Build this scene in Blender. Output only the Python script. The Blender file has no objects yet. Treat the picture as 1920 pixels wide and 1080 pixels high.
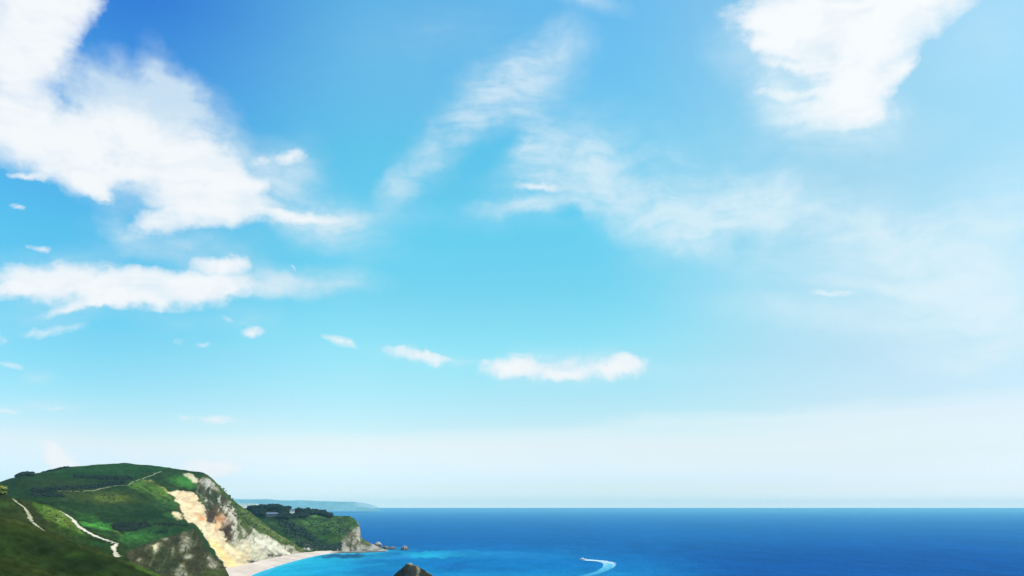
import bpy, bmesh, math, random
import numpy as np

# ------------------------------------------------------------------ camera
scene = bpy.context.scene
PHW, PHH = 1920.0, 1080.0            # size of the photograph the outlines were measured on
FPX = 1500.0                         # focal length in those pixels
PITCH = math.atan(412.0/FPX)
CAMZ = 50.0                          # eye height above the water
cam = bpy.data.cameras.new("camera")
cam.sensor_width = 36.0
cam.lens = 36.0*FPX/PHW
cam.clip_start = 0.5
cam.clip_end = 400000.0
cam_ob = bpy.data.objects.new("camera", cam)
scene.collection.objects.link(cam_ob)
cam_ob.location = (0, 0, CAMZ)
cam_ob.rotation_euler = (math.pi/2 + PITCH, 0, 0)
scene.camera = cam_ob

scene.view_settings.view_transform = 'Standard'
scene.view_settings.look = 'None'
scene.view_settings.gamma = 1.0
scene.view_settings.exposure = 1.0

SUN_EL, SUN_AZ = math.radians(48), math.radians(105)     # azimuth clockwise from the view direction
sun = bpy.data.lights.new("sun", 'SUN')
sun.energy = 2.6
sun.angle = math.radians(0.53)
sun.color = (1.0, 0.955, 0.88)
sun_ob = bpy.data.objects.new("sun", sun)
scene.collection.objects.link(sun_ob)
sun_ob.rotation_euler = (math.pi/2 - SUN_EL, 0, math.pi - SUN_AZ)

# ------------------------------------------------------------------ sky
def pix_dir(px, py):
    x = (px-PHW/2)/FPX; y = (PHH/2-py)/FPX
    d = np.array([x, math.cos(PITCH)-y*math.sin(PITCH), math.sin(PITCH)+y*math.cos(PITCH)])
    return d/np.linalg.norm(d)

def az_el(px, py):
    d = pix_dir(px, py)
    return math.degrees(math.atan2(d[0], d[1])), math.degrees(math.asin(d[2]))

world = bpy.data.worlds.new("World")
scene.world = world
world.use_nodes = True
wt = world.node_tree
wt.nodes.clear()

class G:
    """tiny helper to write node graphs as expressions"""
    def __init__(self, tree): self.t = tree
    def put(self, sock, v):
        if v is None: return
        if isinstance(v, bpy.types.NodeSocket): self.t.links.new(v, sock)
        else: sock.default_value = v
    def node(self, kind, **kw):
        n = self.t.nodes.new(kind)
        for k, v in kw.items(): setattr(n, k, v)
        return n
    def m(self, op, a, b=None, c=None, clamp=False):
        n = self.node('ShaderNodeMath', operation=op, use_clamp=clamp)
        self.put(n.inputs[0], a); self.put(n.inputs[1], b); self.put(n.inputs[2], c)
        return n.outputs[0]
    def vm(self, op, a, b=None, scale=None):
        n = self.node('ShaderNodeVectorMath', operation=op)
        self.put(n.inputs[0], a); self.put(n.inputs[1], b)
        if scale is not None: self.put(n.inputs['Scale'], scale)
        return n.outputs[0]
    def mixc(self, f, a, b, mode='MIX'):
        n = self.node('ShaderNodeMix', data_type='RGBA', blend_type=mode)
        self.put(n.inputs[0], f); self.put(n.inputs[6], a); self.put(n.inputs[7], b)
        return n.outputs[2]
    def comb(self, x, y, z=0.0):
        n = self.node('ShaderNodeCombineXYZ')
        self.put(n.inputs[0], x); self.put(n.inputs[1], y); self.put(n.inputs[2], z)
        return n.outputs[0]
    def noise(self, vec, scale, detail=4, rough=0.5, dist=0.0, out=0, lac=2.0):
        n = self.node('ShaderNodeTexNoise', noise_dimensions='3D')
        self.put(n.inputs['Vector'], vec); self.put(n.inputs['Scale'], scale)
        self.put(n.inputs['Detail'], detail); self.put(n.inputs['Roughness'], rough)
        self.put(n.inputs['Lacunarity'], lac)
        self.put(n.inputs['Distortion'], dist)
        return n.outputs[out]
    def smooth(self, v, lo, hi, a=0.0, b=1.0):
        n = self.node('ShaderNodeMapRange', interpolation_type='SMOOTHSTEP')
        self.put(n.inputs['Value'], v); n.inputs['From Min'].default_value = lo
        n.inputs['From Max'].default_value = hi; n.inputs['To Min'].default_value = a
        n.inputs['To Max'].default_value = b
        return n.outputs[0]
    def ramp(self, f, stops):
        n = self.node('ShaderNodeValToRGB'); self.put(n.inputs[0], f)
        cr = n.color_ramp; cr.interpolation = 'EASE' if False else 'LINEAR'
        while len(cr.elements) < len(stops): cr.elements.new(0.5)
        for e, s in zip(cr.elements, stops):
            e.position = s[0]
        for e, s in zip(cr.elements, stops):
            e.position = s[0]; e.color = (s[1], s[2], s[3], 1)
        return n.outputs[0]

g = G(wt)
tc = g.node('ShaderNodeTexCoord')
dirv = g.vm('NORMALIZE', tc.outputs['Generated'])
sx = g.node('ShaderNodeSeparateXYZ'); g.put(sx.inputs[0], dirv)
az = g.m('MULTIPLY', g.m('ARCTAN2', sx.outputs[0], sx.outputs[1]), 57.29578)
el = g.m('MULTIPLY', g.m('ARCSINE', sx.outputs[2]), 57.29578)

sky = g.node('ShaderNodeTexSky', sky_type='NISHITA', sun_disc=False)
sky.sun_elevation = SUN_EL; sky.sun_rotation = SUN_AZ
svec = g.node('ShaderNodeCombineXYZ')      # the lowest degree of the sky keeps the colour just above it
g.put(svec.inputs[0], sx.outputs[0]); g.put(svec.inputs[1], sx.outputs[1]); g.put(svec.inputs[2], g.m('MAXIMUM', sx.outputs[2], 0.025))
wt.links.new(g.vm('NORMALIZE', svec.outputs[0]), sky.inputs[0])
sky.altitude = 50; sky.air_density = 1.0; sky.dust_density = 0.6; sky.ozone_density = 2.0

# colour response of the clear air, by elevation, at three compass bearings
GRADE = {
    'L': [ (0.13, 0.854, 0.877, 1.063), (1.71, 0.636, 0.739, 0.993), (4.05, 0.776, 0.732, 0.757), (6.09, 0.605, 0.768, 0.745), (8.49, 0.476, 0.808, 0.761), (11.95, 0.336, 0.876, 0.824), (17.15, 0.265, 0.961, 0.955), (22.31, 0.264, 0.924, 1.079), (27.33, 0.206, 0.825, 1.177), (32.14, 0.122, 0.626, 1.172) ],
    'C': [ (0.14, 0.948, 1.001, 1.212), (0.78, 0.836, 0.919, 1.15), (1.86, 0.766, 0.867, 1.125), (4.05, 0.998, 0.877, 0.868), (5.52, 0.814, 0.872, 0.831), (7.38, 0.751, 0.928, 0.833), (11.16, 0.637, 1.096, 0.905), (14.96, 0.481, 1.152, 0.965), (18.78, 0.433, 1.269, 1.065), (24.43, 0.473, 1.384, 1.188), (29.91, 0.617, 1.43, 1.3), (35.13, 0.58, 1.411, 1.378) ],
    'R': [ (0.13, 1.055, 1.034, 1.256), (0.7, 0.928, 0.949, 1.197), (1.66, 0.801, 0.869, 1.142), (3.27, 0.877, 0.82, 0.892), (4.57, 0.982, 0.849, 0.85), (6.55, 0.892, 0.868, 0.806), (9.87, 0.972, 0.976, 0.824), (13.22, 1.13, 1.136, 0.886), (16.57, 1.108, 1.223, 0.94), (21.54, 1.077, 1.329, 1.023), (26.4, 1.185, 1.451, 1.106), (31.06, 1.244, 1.504, 1.162) ],
}
lown = g.noise(g.comb(g.m('MULTIPLY', az, 0.05), g.m('MULTIPLY', el, 0.16), 3.1), 1.0, 3, 0.5)
elw = g.m('ADD', el, g.m('MULTIPLY', g.m('SUBTRACT', lown, 0.5), g.smooth(el, 0.5, 6.0, 0.0, 3.0)))
ef = g.m('DIVIDE', elw, 40.0, clamp=True)
rl, rc, rr = [g.ramp(ef, [(e/40.0, r/2, gg/2, b/2) for e, r, gg, b in GRADE[k]]) for k in ('L', 'C', 'R')]
gr = g.mixc(g.smooth(az, -29.0, -10.0), rl, rc)
gr = g.mixc(g.smooth(az, 5.0, 27.0), gr, rr)
clear = g.vm('SCALE', g.vm('MULTIPLY', sky.outputs[0], gr), scale=2.0)

def blobs(lst, vec):
    """sum of soft elliptical puffs: (x, y, rx, ry, tilt deg, weight) as measured, held as bearings and elevations"""
    acc = None
    for (cx, cy, rx, ry, tilt, wgt) in lst:
        a0, e0 = az_el(cx, cy)
        c, s = math.cos(math.radians(tilt)), math.sin(math.radians(tilt))
        a1, e1 = az_el(cx+rx*c, cy-rx*s); a2, e2 = az_el(cx+ry*s, cy+ry*c)
        L1 = math.hypot(a1-a0, e1-e0); L2 = math.hypot(a2-a0, e2-e0)
        rot = math.atan2(e1-e0, a1-a0)
        mp = g.node('ShaderNodeMapping', vector_type='TEXTURE')
        g.put(mp.inputs[0], vec)
        mp.inputs['Location'].default_value = (a0, e0, 0)
        mp.inputs['Rotation'].default_value = (0, 0, rot)
        mp.inputs['Scale'].default_value = (L1, L2, 1)
        gd = g.node('ShaderNodeTexGradient', gradient_type='SPHERICAL')
        g.put(gd.inputs[0], mp.outputs[0])
        acc = g.m('MULTIPLY_ADD', gd.outputs[1], wgt, acc if acc is not None else 0.0)
    return acc

base = g.comb(az, el, 0.0)
nz1 = g.noise(g.vm('SCALE', base, scale=0.16), 1.0, 2, 0.5, out=1)
nz2 = g.noise(g.vm('SCALE', base, scale=0.75), 1.0, 4, 0.6, out=1)
half = (0.5, 0.5, 0.5)
w1 = g.vm('MULTIPLY', g.vm('SUBTRACT', nz1, half), (3.2, 2.2, 0))
w2 = g.vm('MULTIPLY', g.vm('SUBTRACT', nz2, half), (1.5, 1.0, 0))
warp = g.vm('ADD', g.vm('ADD', base, w1), w2)

DENSE = [
 (150,325,100,44,-12,1.7),(215,300,90,50,0,1.0),(1510,75,120,70,0,1.3),(1440,85,90,16,-3,1.0),(1500,175,110,16,-2,1.1),(180,545,200,34,0,.5),(60,500,120,34,4,.5),(330,528,160,34,3,.5),
 (30,30,190,120,20,1.9),(130,10,125,75,40,2.0),(85,95,85,80,0,1.6),(20,150,95,110,0,2.0),(35,240,125,85,0,2.2),
 (170,262,190,86,-5,2.1),(300,285,190,100,-24,2.3),(400,330,110,70,-38,1.6),(445,365,60,60,0,1.0),
 (380,385,110,55,0,1.7),(300,415,70,34,8,1.6),(450,402,110,42,3,2.0),(560,405,110,14.3,3,1.86),(190,350,60,26.4,-35,1.86),(205,365,22,6.6,-30,1.08),
 (55,515,120,46,8,1.7),(30,535,40,15.4,0,1.24),(190,528,160,48,-3,2.1),(300,545,160,48,0,2.2),(390,525,95,36,20,1.7),(410,492,70,16.5,0,2.02),(450,530,120,26,6,.9),
 (130,570,70,15.4,20,1.24),(195,565,50,13.2,-10,0.93),
 (545,297,40,19.8,14,1.71),(486,298,18,13.2,0,1.08),(480,350,30,17.6,10,1.24),
 (40,318,45,9.9,0,1.55),(25,381,22,9.9,0,1.24),(70,450,30,9.9,-3,1.08),
 (105,618,69.75,18.135,6,0.92),(8,676,52.3125,15.8682,-15,0.98),(480,618,39.525,14.7347,-3,1.63),(440,593,46.5,11.3344,-15,0.55),(325,635,20.925,13.6013,0,0.65),(380,640,30.225,7.93408,0,0.59),(5,628,23.25,18.135,0,0.55),
 (645,643,39.525,12.4678,-25,1.41),(775,668,76.725,19.2685,-8,1.84),(802,660,15.1125,10.201,0,0.98),
 (950,686,74.4,29.4694,8,1.95),(1000,690,104.625,18.135,-10,1.09),(1080,695,116.25,23,0,1.14),(1155,686,51.15,23.92,5,0.84),(1035,703,83.7,14.72,0,0.53),(1060,678,46.5,12.88,0,0.38),(1160,690,65.1,34.0032,10,1.73),(1070,668,81.375,11.3344,-3,0.55),(1180,672,52.3125,13.6013,0,0.65),
 (395,779,75,11.088,-8,0.99),(128,862,57.5,26.88,-40,3.68),(396,872,65,26.88,8,4.14),(262,864,27.5,11.2,0,1.47),(40,767,200,6.16,0,0.64),
 (1590,10,230,100,0,2.2),(1740,5,140,70,25,1.9),(1610,110,120,95,10,2.1),(1605,175,80,70,0,1.9),(1580,215,140,40,0,1.35),
 (1430,40,110,46,-5,1.5),(1480,88,120,20,-3,.8),(1500,120,90,11,-4,0.78),(1450,60,90,15.4,-8,0.78),(1540,40,170,80,0,1.4),(1690,125,50,27.5,40,1.40),
 (550,493,14,4.4,-50,1.40),(1010,356,55,12.1,-4,1.40),(1560,553,50,8.8,-4,0.93),
]
VEIL = [
 (620,405,110,26,3,.5),(500,300,120,60,-20,.3),(520,530,150,30,-2,.5),(1060,690,200,50,0,.3),(780,668,110,26,-6,.3),
 (290,215,210,110,-20,.95),(305,140,46,90,22,.42),(330,180,60,80,30,.3),(200,185,150,80,-8,.45),(240,345,140,60,-10,.5),(420,350,150,90,0,.6),
 (560,310,80,90,-20,.22),(540,370,160,80,-10,.28),(670,410,170,60,5,.35),(600,440,220,50,-10,.22),
 (350,465,210,70,-12,.38),(240,440,80,36,-40,.3),(560,520,220,40,-2,.42),(90,500,180,60,5,.40),(160,565,170,50,0,.25),(660,520,80,50,40,.12),
 (752,348,62,44,50,.38),(800,295,110,60,48,.34),(865,230,130,84,45,.34),(940,175,150,84,38,.34),(1020,125,140,80,38,.30),(1065,85,90,64,0,.24),(1100,240,300,100,-25,.24),(838,255,30,52,20,-.20),(930,280,90,40,40,-.22),
 (985,285,80,90,0,.34),(1075,310,140,90,-20,.44),(1150,360,120,80,-45,.34),(1230,420,110,80,-30,.22),(1020,355,150,50,0,.26),(990,388,150,20,2,.45),(950,400,190,40,0,.18),(1060,395,36,22,0,-.25),
 (1340,390,230,84,6,.40),(1300,440,100,60,-25,.30),(1430,385,110,80,20,.20),(1385,452,46,34,0,-.22),(1520,460,120,50,0,-.10),
 (1580,400,220,70,-8,.22),(1660,450,180,70,-8,.26),(1700,500,260,60,-10,.2),(1500,590,320,40,-6,.2),(1690,535,240,20,0,.30),
 (1860,430,150,260,-25,.34),(1910,610,140,80,0,.45),(1800,676,190,44,2,.38),(1760,560,200,60,0,.15),(1400,350,560,200,0,.22),(1560,500,560,150,0,.26),(1850,560,260,200,0,.25),(1650,620,400,80,0,.15),
 (1110,5,90,34,-15,.40),(1550,205,190,70,0,.6),(1450,90,170,100,0,.50),(1600,250,240,70,0,.25),(1480,165,90,70,0,.35),(1850,60,160,120,30,.2),
 (1100,680,200,50,0,.22),(870,680,100,14,0,.22),(1330,695,240,26,0,.12),(820,60,260,90,8,.12),
 (470,590,110,50,-10,.2),(330,600,110,26,0,.18),(60,590,160,60,0,.15),(70,705,50,18,0,.3),(80,760,200,16,0,.3),(420,785,140,16,-6,.25),
 (1300,838,560,50,0,.25),(0,885,40,30,0,-.3),
]
D = blobs(DENSE, warp)
V = blobs(VEIL, warp)
st = g.node('ShaderNodeMapping', vector_type='POINT')
g.put(st.inputs[0], g.vm('ADD', base, g.vm('SCALE', w1, scale=1.6)))
st.inputs['Rotation'].default_value = (0, 0, math.radians(-14)); st.inputs['Scale'].default_value = (0.34, 1.1, 1)
fib = g.noise(st.outputs[0], 1.0, 5, 0.55)
st2 = g.node('ShaderNodeMapping', vector_type='POINT')          # a second grain, for the wisps that climb to the right
g.put(st2.inputs[0], g.vm('ADD', base, g.vm('SCALE', w1, scale=0.9)))
st2.inputs['Rotation'].default_value = (0, 0, math.radians(-58)); st2.inputs['Scale'].default_value = (0.26, 1.25, 1)
fib2 = g.noise(st2.outputs[0], 1.0, 5, 0.6)
zone = g.m('MULTIPLY', g.m('MULTIPLY', g.smooth(az, -12, -6), g.smooth(az, 6, 1)), g.smooth(el, 19, 23))
fmx = g.node('ShaderNodeMix', data_type='FLOAT'); g.put(fmx.inputs[0], zone); g.put(fmx.inputs[2], fib); g.put(fmx.inputs[3], fib2); fibv = fmx.outputs[0]
fine = g.noise(g.vm('SCALE', base, scale=0.8), 1.0, 6, 0.62, 0.3)
dd = g.m('ADD', D, g.m('MULTIPLY', g.m('SUBTRACT', fine, 0.5), g.smooth(el, 9.0, 16.0, 2.3, 1.2)))
dd = g.m('ADD', dd, g.m('MULTIPLY', g.m('SUBTRACT', fib, 0.5), 0.9))
stk = g.noise(g.comb(g.m('MULTIPLY', az, 0.10), g.m('ADD', g.m('MULTIPLY', el, 1.15), g.m('MULTIPLY', az, 0.06)), 7.7), 1.0, 4, 0.6, 0.2)
dd = g.m('ADD', dd, g.m('MULTIPLY', g.m('MULTIPLY', g.m('SUBTRACT', stk, 0.5), 2.6), g.m('MULTIPLY', g.smooth(az, 8, 11), g.smooth(az, 22, 15))))
dd = g.m('MULTIPLY', dd, g.smooth(D, 0.0, 0.4))
ddp = g.m('MAXIMUM', dd, 0.0)
al_d = g.m('SUBTRACT', 1.0, g.m('EXPONENT', g.m('MULTIPLY', g.m('POWER', ddp, 1.8), -1.05)))
thin = g.noise(g.vm('ADD', g.vm('MULTIPLY', base, (0.22, 0.42, 0)), g.vm('SCALE', w1, scale=0.3)), 1.0, 4, 0.55)
al_d = g.m('MULTIPLY', al_d, g.m('SUBTRACT', 1.0, g.m('MULTIPLY', g.smooth(thin, 0.52, 0.74), 0.24)))
vv = g.m('MULTIPLY', V, g.m('ADD', g.m('MULTIPLY', g.m('SUBTRACT', fibv, 0.5), g.m('ADD', g.m('MULTIPLY', zone, 0.9), 1.35)), 1.0))
vv = g.m('ADD', vv, g.m('MULTIPLY', g.m('MULTIPLY', g.m('SUBTRACT', fine, 0.5), 0.7), V))
al_v = g.smooth(vv, -0.08, 0.85, 0.0, 0.8)
edn = g.noise(g.comb(g.m('MULTIPLY', az, 0.09), g.m('MULTIPLY', el, 0.5), 1.3), 1.0, 4, 0.55)
e2 = g.m('ADD', g.m('SUBTRACT', el, g.m('MULTIPLY', az, 0.050)), g.m('MULTIPLY', g.m('SUBTRACT', edn, 0.5), 3.4))
bank = g.m('MULTIPLY', g.smooth(e2, 5.9, 4.7), g.smooth(el, 1.4, 3.8))
bstk = g.noise(g.comb(g.m('MULTIPLY', az, 0.045), g.m('MULTIPLY', el, 1.5), 5.3), 1.0, 4, 0.55)
bank = g.m('MULTIPLY', bank, g.m('ADD', g.m('MULTIPLY', g.m('SUBTRACT', bstk, 0.5), 0.9), 0.50), clamp=True)
bright = g.mixc(g.smooth(g.m('ADD', dd, g.m('MULTIPLY', fine, 0.8)), 0.9, 2.4), (0.425, 0.458, 0.482, 1), (0.462, 0.477, 0.489, 1))
bright = g.mixc(g.smooth(az, 8, 24), bright, (0.475, 0.49, 0.5, 1))
veilc = g.mixc(g.smooth(az, -10, 20), (0.36, 0.425, 0.465, 1), (0.385, 0.455, 0.488, 1))
# cloud radiances are for the display; the Background is at 0.1, so they go in ten times as large
clear = g.mixc(bank, clear, g.vm('SCALE', (0.400, 0.462, 0.486), scale=10.0))
col = g.mixc(al_v, clear, g.vm('SCALE', veilc, scale=10.0))
bright = g.mixc(g.m('MULTIPLY', g.smooth(g.noise(g.vm('ADD', g.vm('MULTIPLY', base, (0.30, 0.55, 0)), w1), 1.0, 5, 0.6), 0.46, 0.70), g.smooth(el, 5.0, 14.0, 0.0, 0.42)), bright, (0.355, 0.415, 0.462, 1))
col = g.mixc(al_d, col, g.vm('SCALE', bright, scale=10.0))
bgn = g.node('ShaderNodeBackground'); g.put(bgn.inputs[0], col); bgn.inputs[1].default_value = 0.1
wo = g.node('ShaderNodeOutputWorld'); wt.links.new(bgn.outputs[0], wo.inputs[0])

# ------------------------------------------------------------------ helpers: noise, unprojection, relief terrain
rng = np.random.RandomState(7)
def _h(ix, iy, iz, seed):
    n = (ix.astype(np.int64)*374761393 + iy.astype(np.int64)*668265263 + iz.astype(np.int64)*2147483647 + seed*1274126177) & 0xffffffff
    n = ((n ^ (n >> 13)) * 1274126177) & 0xffffffff
    n = ((n ^ (n >> 16)) * 2246822519) & 0xffffffff
    return ((n ^ (n >> 15)) & 0xffffff)/float(0xffffff)
def vnoise(x, y, z, seed=0):
    x, y, z = np.broadcast_arrays(np.asarray(x, float), np.asarray(y, float), np.asarray(z, float))
    ix, iy, iz = np.floor(x), np.floor(y), np.floor(z)
    fx, fy, fz = x-ix, y-iy, z-iz
    f = lambda t: t*t*t*(t*(t*6-15)+10)
    ux, uy, uz = f(fx), f(fy), f(fz)
    r = 0
    for dx in (0, 1):
        for dy in (0, 1):
            for dz in (0, 1):
                w = (ux if dx else 1-ux)*(uy if dy else 1-uy)*(uz if dz else 1-uz)
                r = r + w*_h(ix+dx, iy+dy, iz+dz, seed)
    return r*2-1
def fbm(x, y, z=0.0, octv=4, seed=0, gain=0.5):
    r = 0; a = 1.0; t = 0
    for i in range(octv):
        r = r + a*vnoise(np.asarray(x)*2**i, np.asarray(y)*2**i, np.asarray(z)*2**i, seed+i*17); t += a; a *= gain
    return r/t
def sstep(x, a, b):
    t = np.clip((x-a)/(b-a), 0, 1); return t*t*(3-2*t)

CT, ST = math.cos(PITCH), math.sin(PITCH)
def unproj(px, py, Y):
    """world point on the ground distance Y in front of the eye, at the bearing and slope measured in the photograph"""
    x = (np.asarray(px, float)-PHW/2)/FPX; y = (PHH/2-np.asarray(py, float))/FPX
    dx, dy, dz = x, CT-y*ST, ST+y*CT
    return np.stack([dx/dy*Y, np.ones_like(dx)*Y, CAMZ+dz/dy*Y], -1)
def ground(px, py, z=0.0):
    y = (PHH/2-np.asarray(py, float))/FPX
    sl = (ST+y*CT)/(CT-y*ST)
    return unproj(px, py, (z-CAMZ)/sl)
def to_pix(P):
    """where a world point falls in the photograph (for measuring colours only)"""
    X, Y, Z = P[..., 0], P[..., 1], P[..., 2]-CAMZ
    f = Y*CT+Z*ST; u = -Y*ST+Z*CT
    f = np.where(f > 1, f, 1)
    return PHW/2+X/f*FPX, PHH/2-u/f*FPX

def tps(pts):
    p = np.array(pts, float); n = len(p)
    s = 200.0; q = p[:, :2]/s
    def K(r2): return 0.5*r2*np.log(r2+1e-9)
    d2 = ((q[:, None]-q[None])**2).sum(-1)
    A = np.zeros((n+3, n+3)); A[:n, :n] = K(d2)+np.eye(n)*2e-4
    A[:n, n] = 1; A[:n, n+1:] = q; A[n, :n] = 1; A[n+1:, :n] = q.T
    b = np.zeros(n+3); b[:n] = p[:, 2]
    w = np.linalg.solve(A, b)
    def f(x, y):
        x = np.asarray(x, float)/s; y = np.asarray(y, float)/s
        r = w[n]+w[n+1]*x+w[n+2]*y
        for i in range(n): r = r+w[i]*K((x-q[i, 0])**2+(y-q[i, 1])**2)
        return r
    return f
def line(pts):
    p = np.array(pts, float)
    return lambda x: np.interp(x, p[:, 0], p[:, 1])

def d_poly(px, py, poly):
    """signed distance to a polygon, positive inside"""
    P = np.array(poly, float); d = np.full(px.shape, 1e9); ins = np.zeros(px.shape, bool)
    for a, b in zip(P, np.roll(P, -1, 0)):
        e = b-a; wx, wy = px-a[0], py-a[1]
        t = np.clip((wx*e[0]+wy*e[1])/(e@e+1e-9), 0, 1)
        d = np.minimum(d, np.hypot(wx-t*e[0], wy-t*e[1]))
        c = ((a[1] > py) != (b[1] > py))
        with np.errstate(divide='ignore', invalid='ignore'):
            xi = a[0]+(py-a[1])*e[0]/(e[1] if abs(e[1]) > 1e-9 else 1e-9)
        ins ^= c & (px < xi)
    return np.where(ins, d, -d)
def d_line(px, py, pts):
    P = np.array(pts, float); d = np.full(px.shape, 1e9)
    for a, b in zip(P[:-1], P[1:]):
        e = b-a; wx, wy = px-a[0], py-a[1]
        t = np.clip((wx*e[0]+wy*e[1])/(e@e+1e-9), 0, 1)
        d = np.minimum(d, np.hypot(wx-t*e[0], wy-t*e[1]))
    return d

class Paint:
    def __init__(self, px, py, base, warp=2.5, seed=0):
        n1 = fbm(px*.07, py*.13, seed, 4, seed+3); n2 = fbm(px*.07+50, py*.13+9, seed, 4, seed+9)
        m1 = fbm(px*.28, py*.36, seed, 3, seed+21); m2 = fbm(px*.28+31, py*.36+9, seed, 3, seed+27)
        self.x = px+n1*warp*2+m1*2.6; self.y = py+n2*warp*1.2+m2*1.8
        self.px, self.py = px, py
        self.c = np.ones(px.shape+(3,))*np.array(base, float)
        self.rock = np.zeros(px.shape)
    def mix(self, w, col, rock=None):
        self.c = self.c*(1-w[..., None])+np.array(col, float)*w[..., None]
        if rock is not None: self.rock = self.rock*(1-w)+rock*w
        return self
    def ell(self, cx, cy, rx, ry, col, a=1.0, tilt=0, soft=.5, rock=None):
        t = math.radians(tilt); u = (self.x-cx)*math.cos(t)-(self.y-cy)*math.sin(t); v = (self.x-cx)*math.sin(t)+(self.y-cy)*math.cos(t)
        r = np.sqrt((u/rx)**2+(v/ry)**2)
        return self.mix(a*(1-sstep(r, 1-soft, 1+soft)), col, rock)
    def poly(self, pts, col, a=1.0, soft=3, rock=None):
        d = d_poly(self.x, self.y, pts)
        return self.mix(a*sstep(d, -soft/2, soft/2), col, rock)
    def line(self, pts, w, col, a=1.0, soft=1.5, rock=None):
        d = d_line(self.x, self.y, pts)
        return self.mix(a*(1-sstep(d, w/2, w/2+soft)), col, rock)
    def grain(self, amt=.25, fx=.11, fy=.22, seed=5, octv=5):
        n = fbm(self.px*fx, self.py*fy, 0, octv, seed, .65)
        self.c = self.c*np.clip(1+amt*2*n[..., None], .25, 2.2)
        veg = (1-sstep(self.c[..., 0], .10, .25))[..., None]
        self.c = self.c*(1-veg*np.array((.42,.40,.60)))
        return self

def link(ob, parent=None):
    scene.collection.objects.link(ob)
    if parent is not None: ob.parent = parent
    return ob
def tag(o, label=None, cat=None, group=None, kind=None):
    if label: o['label'] = label
    if cat: o['category'] = cat
    if group: o['group'] = group
    if kind: o['kind'] = kind
    return o
def grid_mesh(name, P, col=None, mat=None, attrs=None, smooth=True, parent=None, flip=False):
    nu, nv = P.shape[:2]
    me = bpy.data.meshes.new(name)
    idx = np.arange(nu*nv).reshape(nu, nv)
    q = np.stack([idx[:-1, :-1], idx[1:, :-1], idx[1:, 1:], idx[:-1, 1:]], -1).reshape(-1, 4)
    if flip: q = q[:, ::-1]
    me.vertices.add(nu*nv); me.vertices.foreach_set('co', P.reshape(-1).astype(np.float32))
    me.loops.add(q.size); me.loops.foreach_set('vertex_index', q.reshape(-1).astype(np.int32))
    me.polygons.add(len(q)); me.polygons.foreach_set('loop_start', np.arange(0, q.size, 4, dtype=np.int32))
    me.polygons.foreach_set('loop_total', np.full(len(q), 4, dtype=np.int32))
    me.update(calc_edges=True)
    if smooth: me.polygons.foreach_set('use_smooth', np.ones(len(q), bool))
    if col is not None:
        a = me.color_attributes.new('Col', 'FLOAT_COLOR', 'POINT')
        c = np.ones((nu*nv, 4), np.float32); c[:, :3] = col.reshape(-1, 3); a.data.foreach_set('color', c.reshape(-1))
    for k, v in (attrs or {}).items():
        a = me.attributes.new(k, 'FLOAT', 'POINT'); a.data.foreach_set('value', v.reshape(-1).astype(np.float32))
    if mat: me.materials.append(mat)
    o = bpy.data.objects.new(name, me)
    return link(o, parent)
def mesh_from(name, V, F, mat=None, col=None, smooth=False, parent=None):
    me = bpy.data.meshes.new(name); me.from_pydata([tuple(v) for v in V], [], [tuple(f) for f in F]); me.update()
    if smooth: me.polygons.foreach_set('use_smooth', np.ones(len(F), bool))
    if col is not None:
        a = me.color_attributes.new('Col', 'FLOAT_COLOR', 'POINT')
        c = np.ones((len(V), 4), np.float32); c[:, :3] = col; a.data.foreach_set('color', c.reshape(-1))
    if mat: me.materials.append(mat)
    return link(bpy.data.objects.new(name, me), parent)

# ------------------------------------------------------------------ materials
def mat_land(name, rough=.95, bump=.6, scale=.35, amt=.5, spec=.15, gain=1.0):
    m = bpy.data.materials.new(name); m.use_nodes = True
    t = m.node_tree; h = G(t); b = t.nodes['Principled BSDF']
    at = h.node('ShaderNodeAttribute', attribute_name='Col')
    geo = h.node('ShaderNodeTexCoord')
    n1 = h.noise(geo.outputs['Object'], scale, 6, .65)
    n2 = h.noise(geo.outputs['Object'], scale*.16, 4, .6)
    f = h.m('ADD', h.m('MULTIPLY', h.m('SUBTRACT', n1, .5), amt*2), h.m('MULTIPLY', h.m('SUBTRACT', n2, .5), amt*2.0))
    sr = h.node('ShaderNodeSeparateColor'); h.put(sr.inputs[0], at.outputs['Color'])
    f = h.m('MULTIPLY', f, h.smooth(sr.outputs[0], .25, .46, 1.0, .28))     # loose sand and shingle are smoother than turf and rock
    f = h.m('MULTIPLY', h.m('ADD', f, 1.0), gain)
    c = h.vm('SCALE', at.outputs['Color'], scale=f)
    h.put(b.inputs['Base Color'], c); b.inputs['Roughness'].default_value = rough
    b.inputs['Specular IOR Level'].default_value = spec
    bp = h.node('ShaderNodeBump'); bp.inputs['Strength'].default_value = bump; bp.inputs['Distance'].default_value = 1.2
    h.put(bp.inputs['Height'], n1); t.links.new(bp.outputs[0], b.inputs['Normal'])
    return m
M_land = mat_land('turf_and_rock', spec=.0)
M_sand = mat_land('shingle', bump=.15, scale=.8, amt=.1)
M_path = mat_land('chalk_track', bump=.2, scale=.8, amt=.2)
M_rock = mat_land('sea_rock', bump=.9, scale=.5, amt=.5, spec=.3)
M_leaf = mat_land('scrub_leaves', bump=.8, scale=.9, amt=.5)
M_far = mat_land('far_coast', bump=.2, scale=.004, amt=.3)
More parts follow.
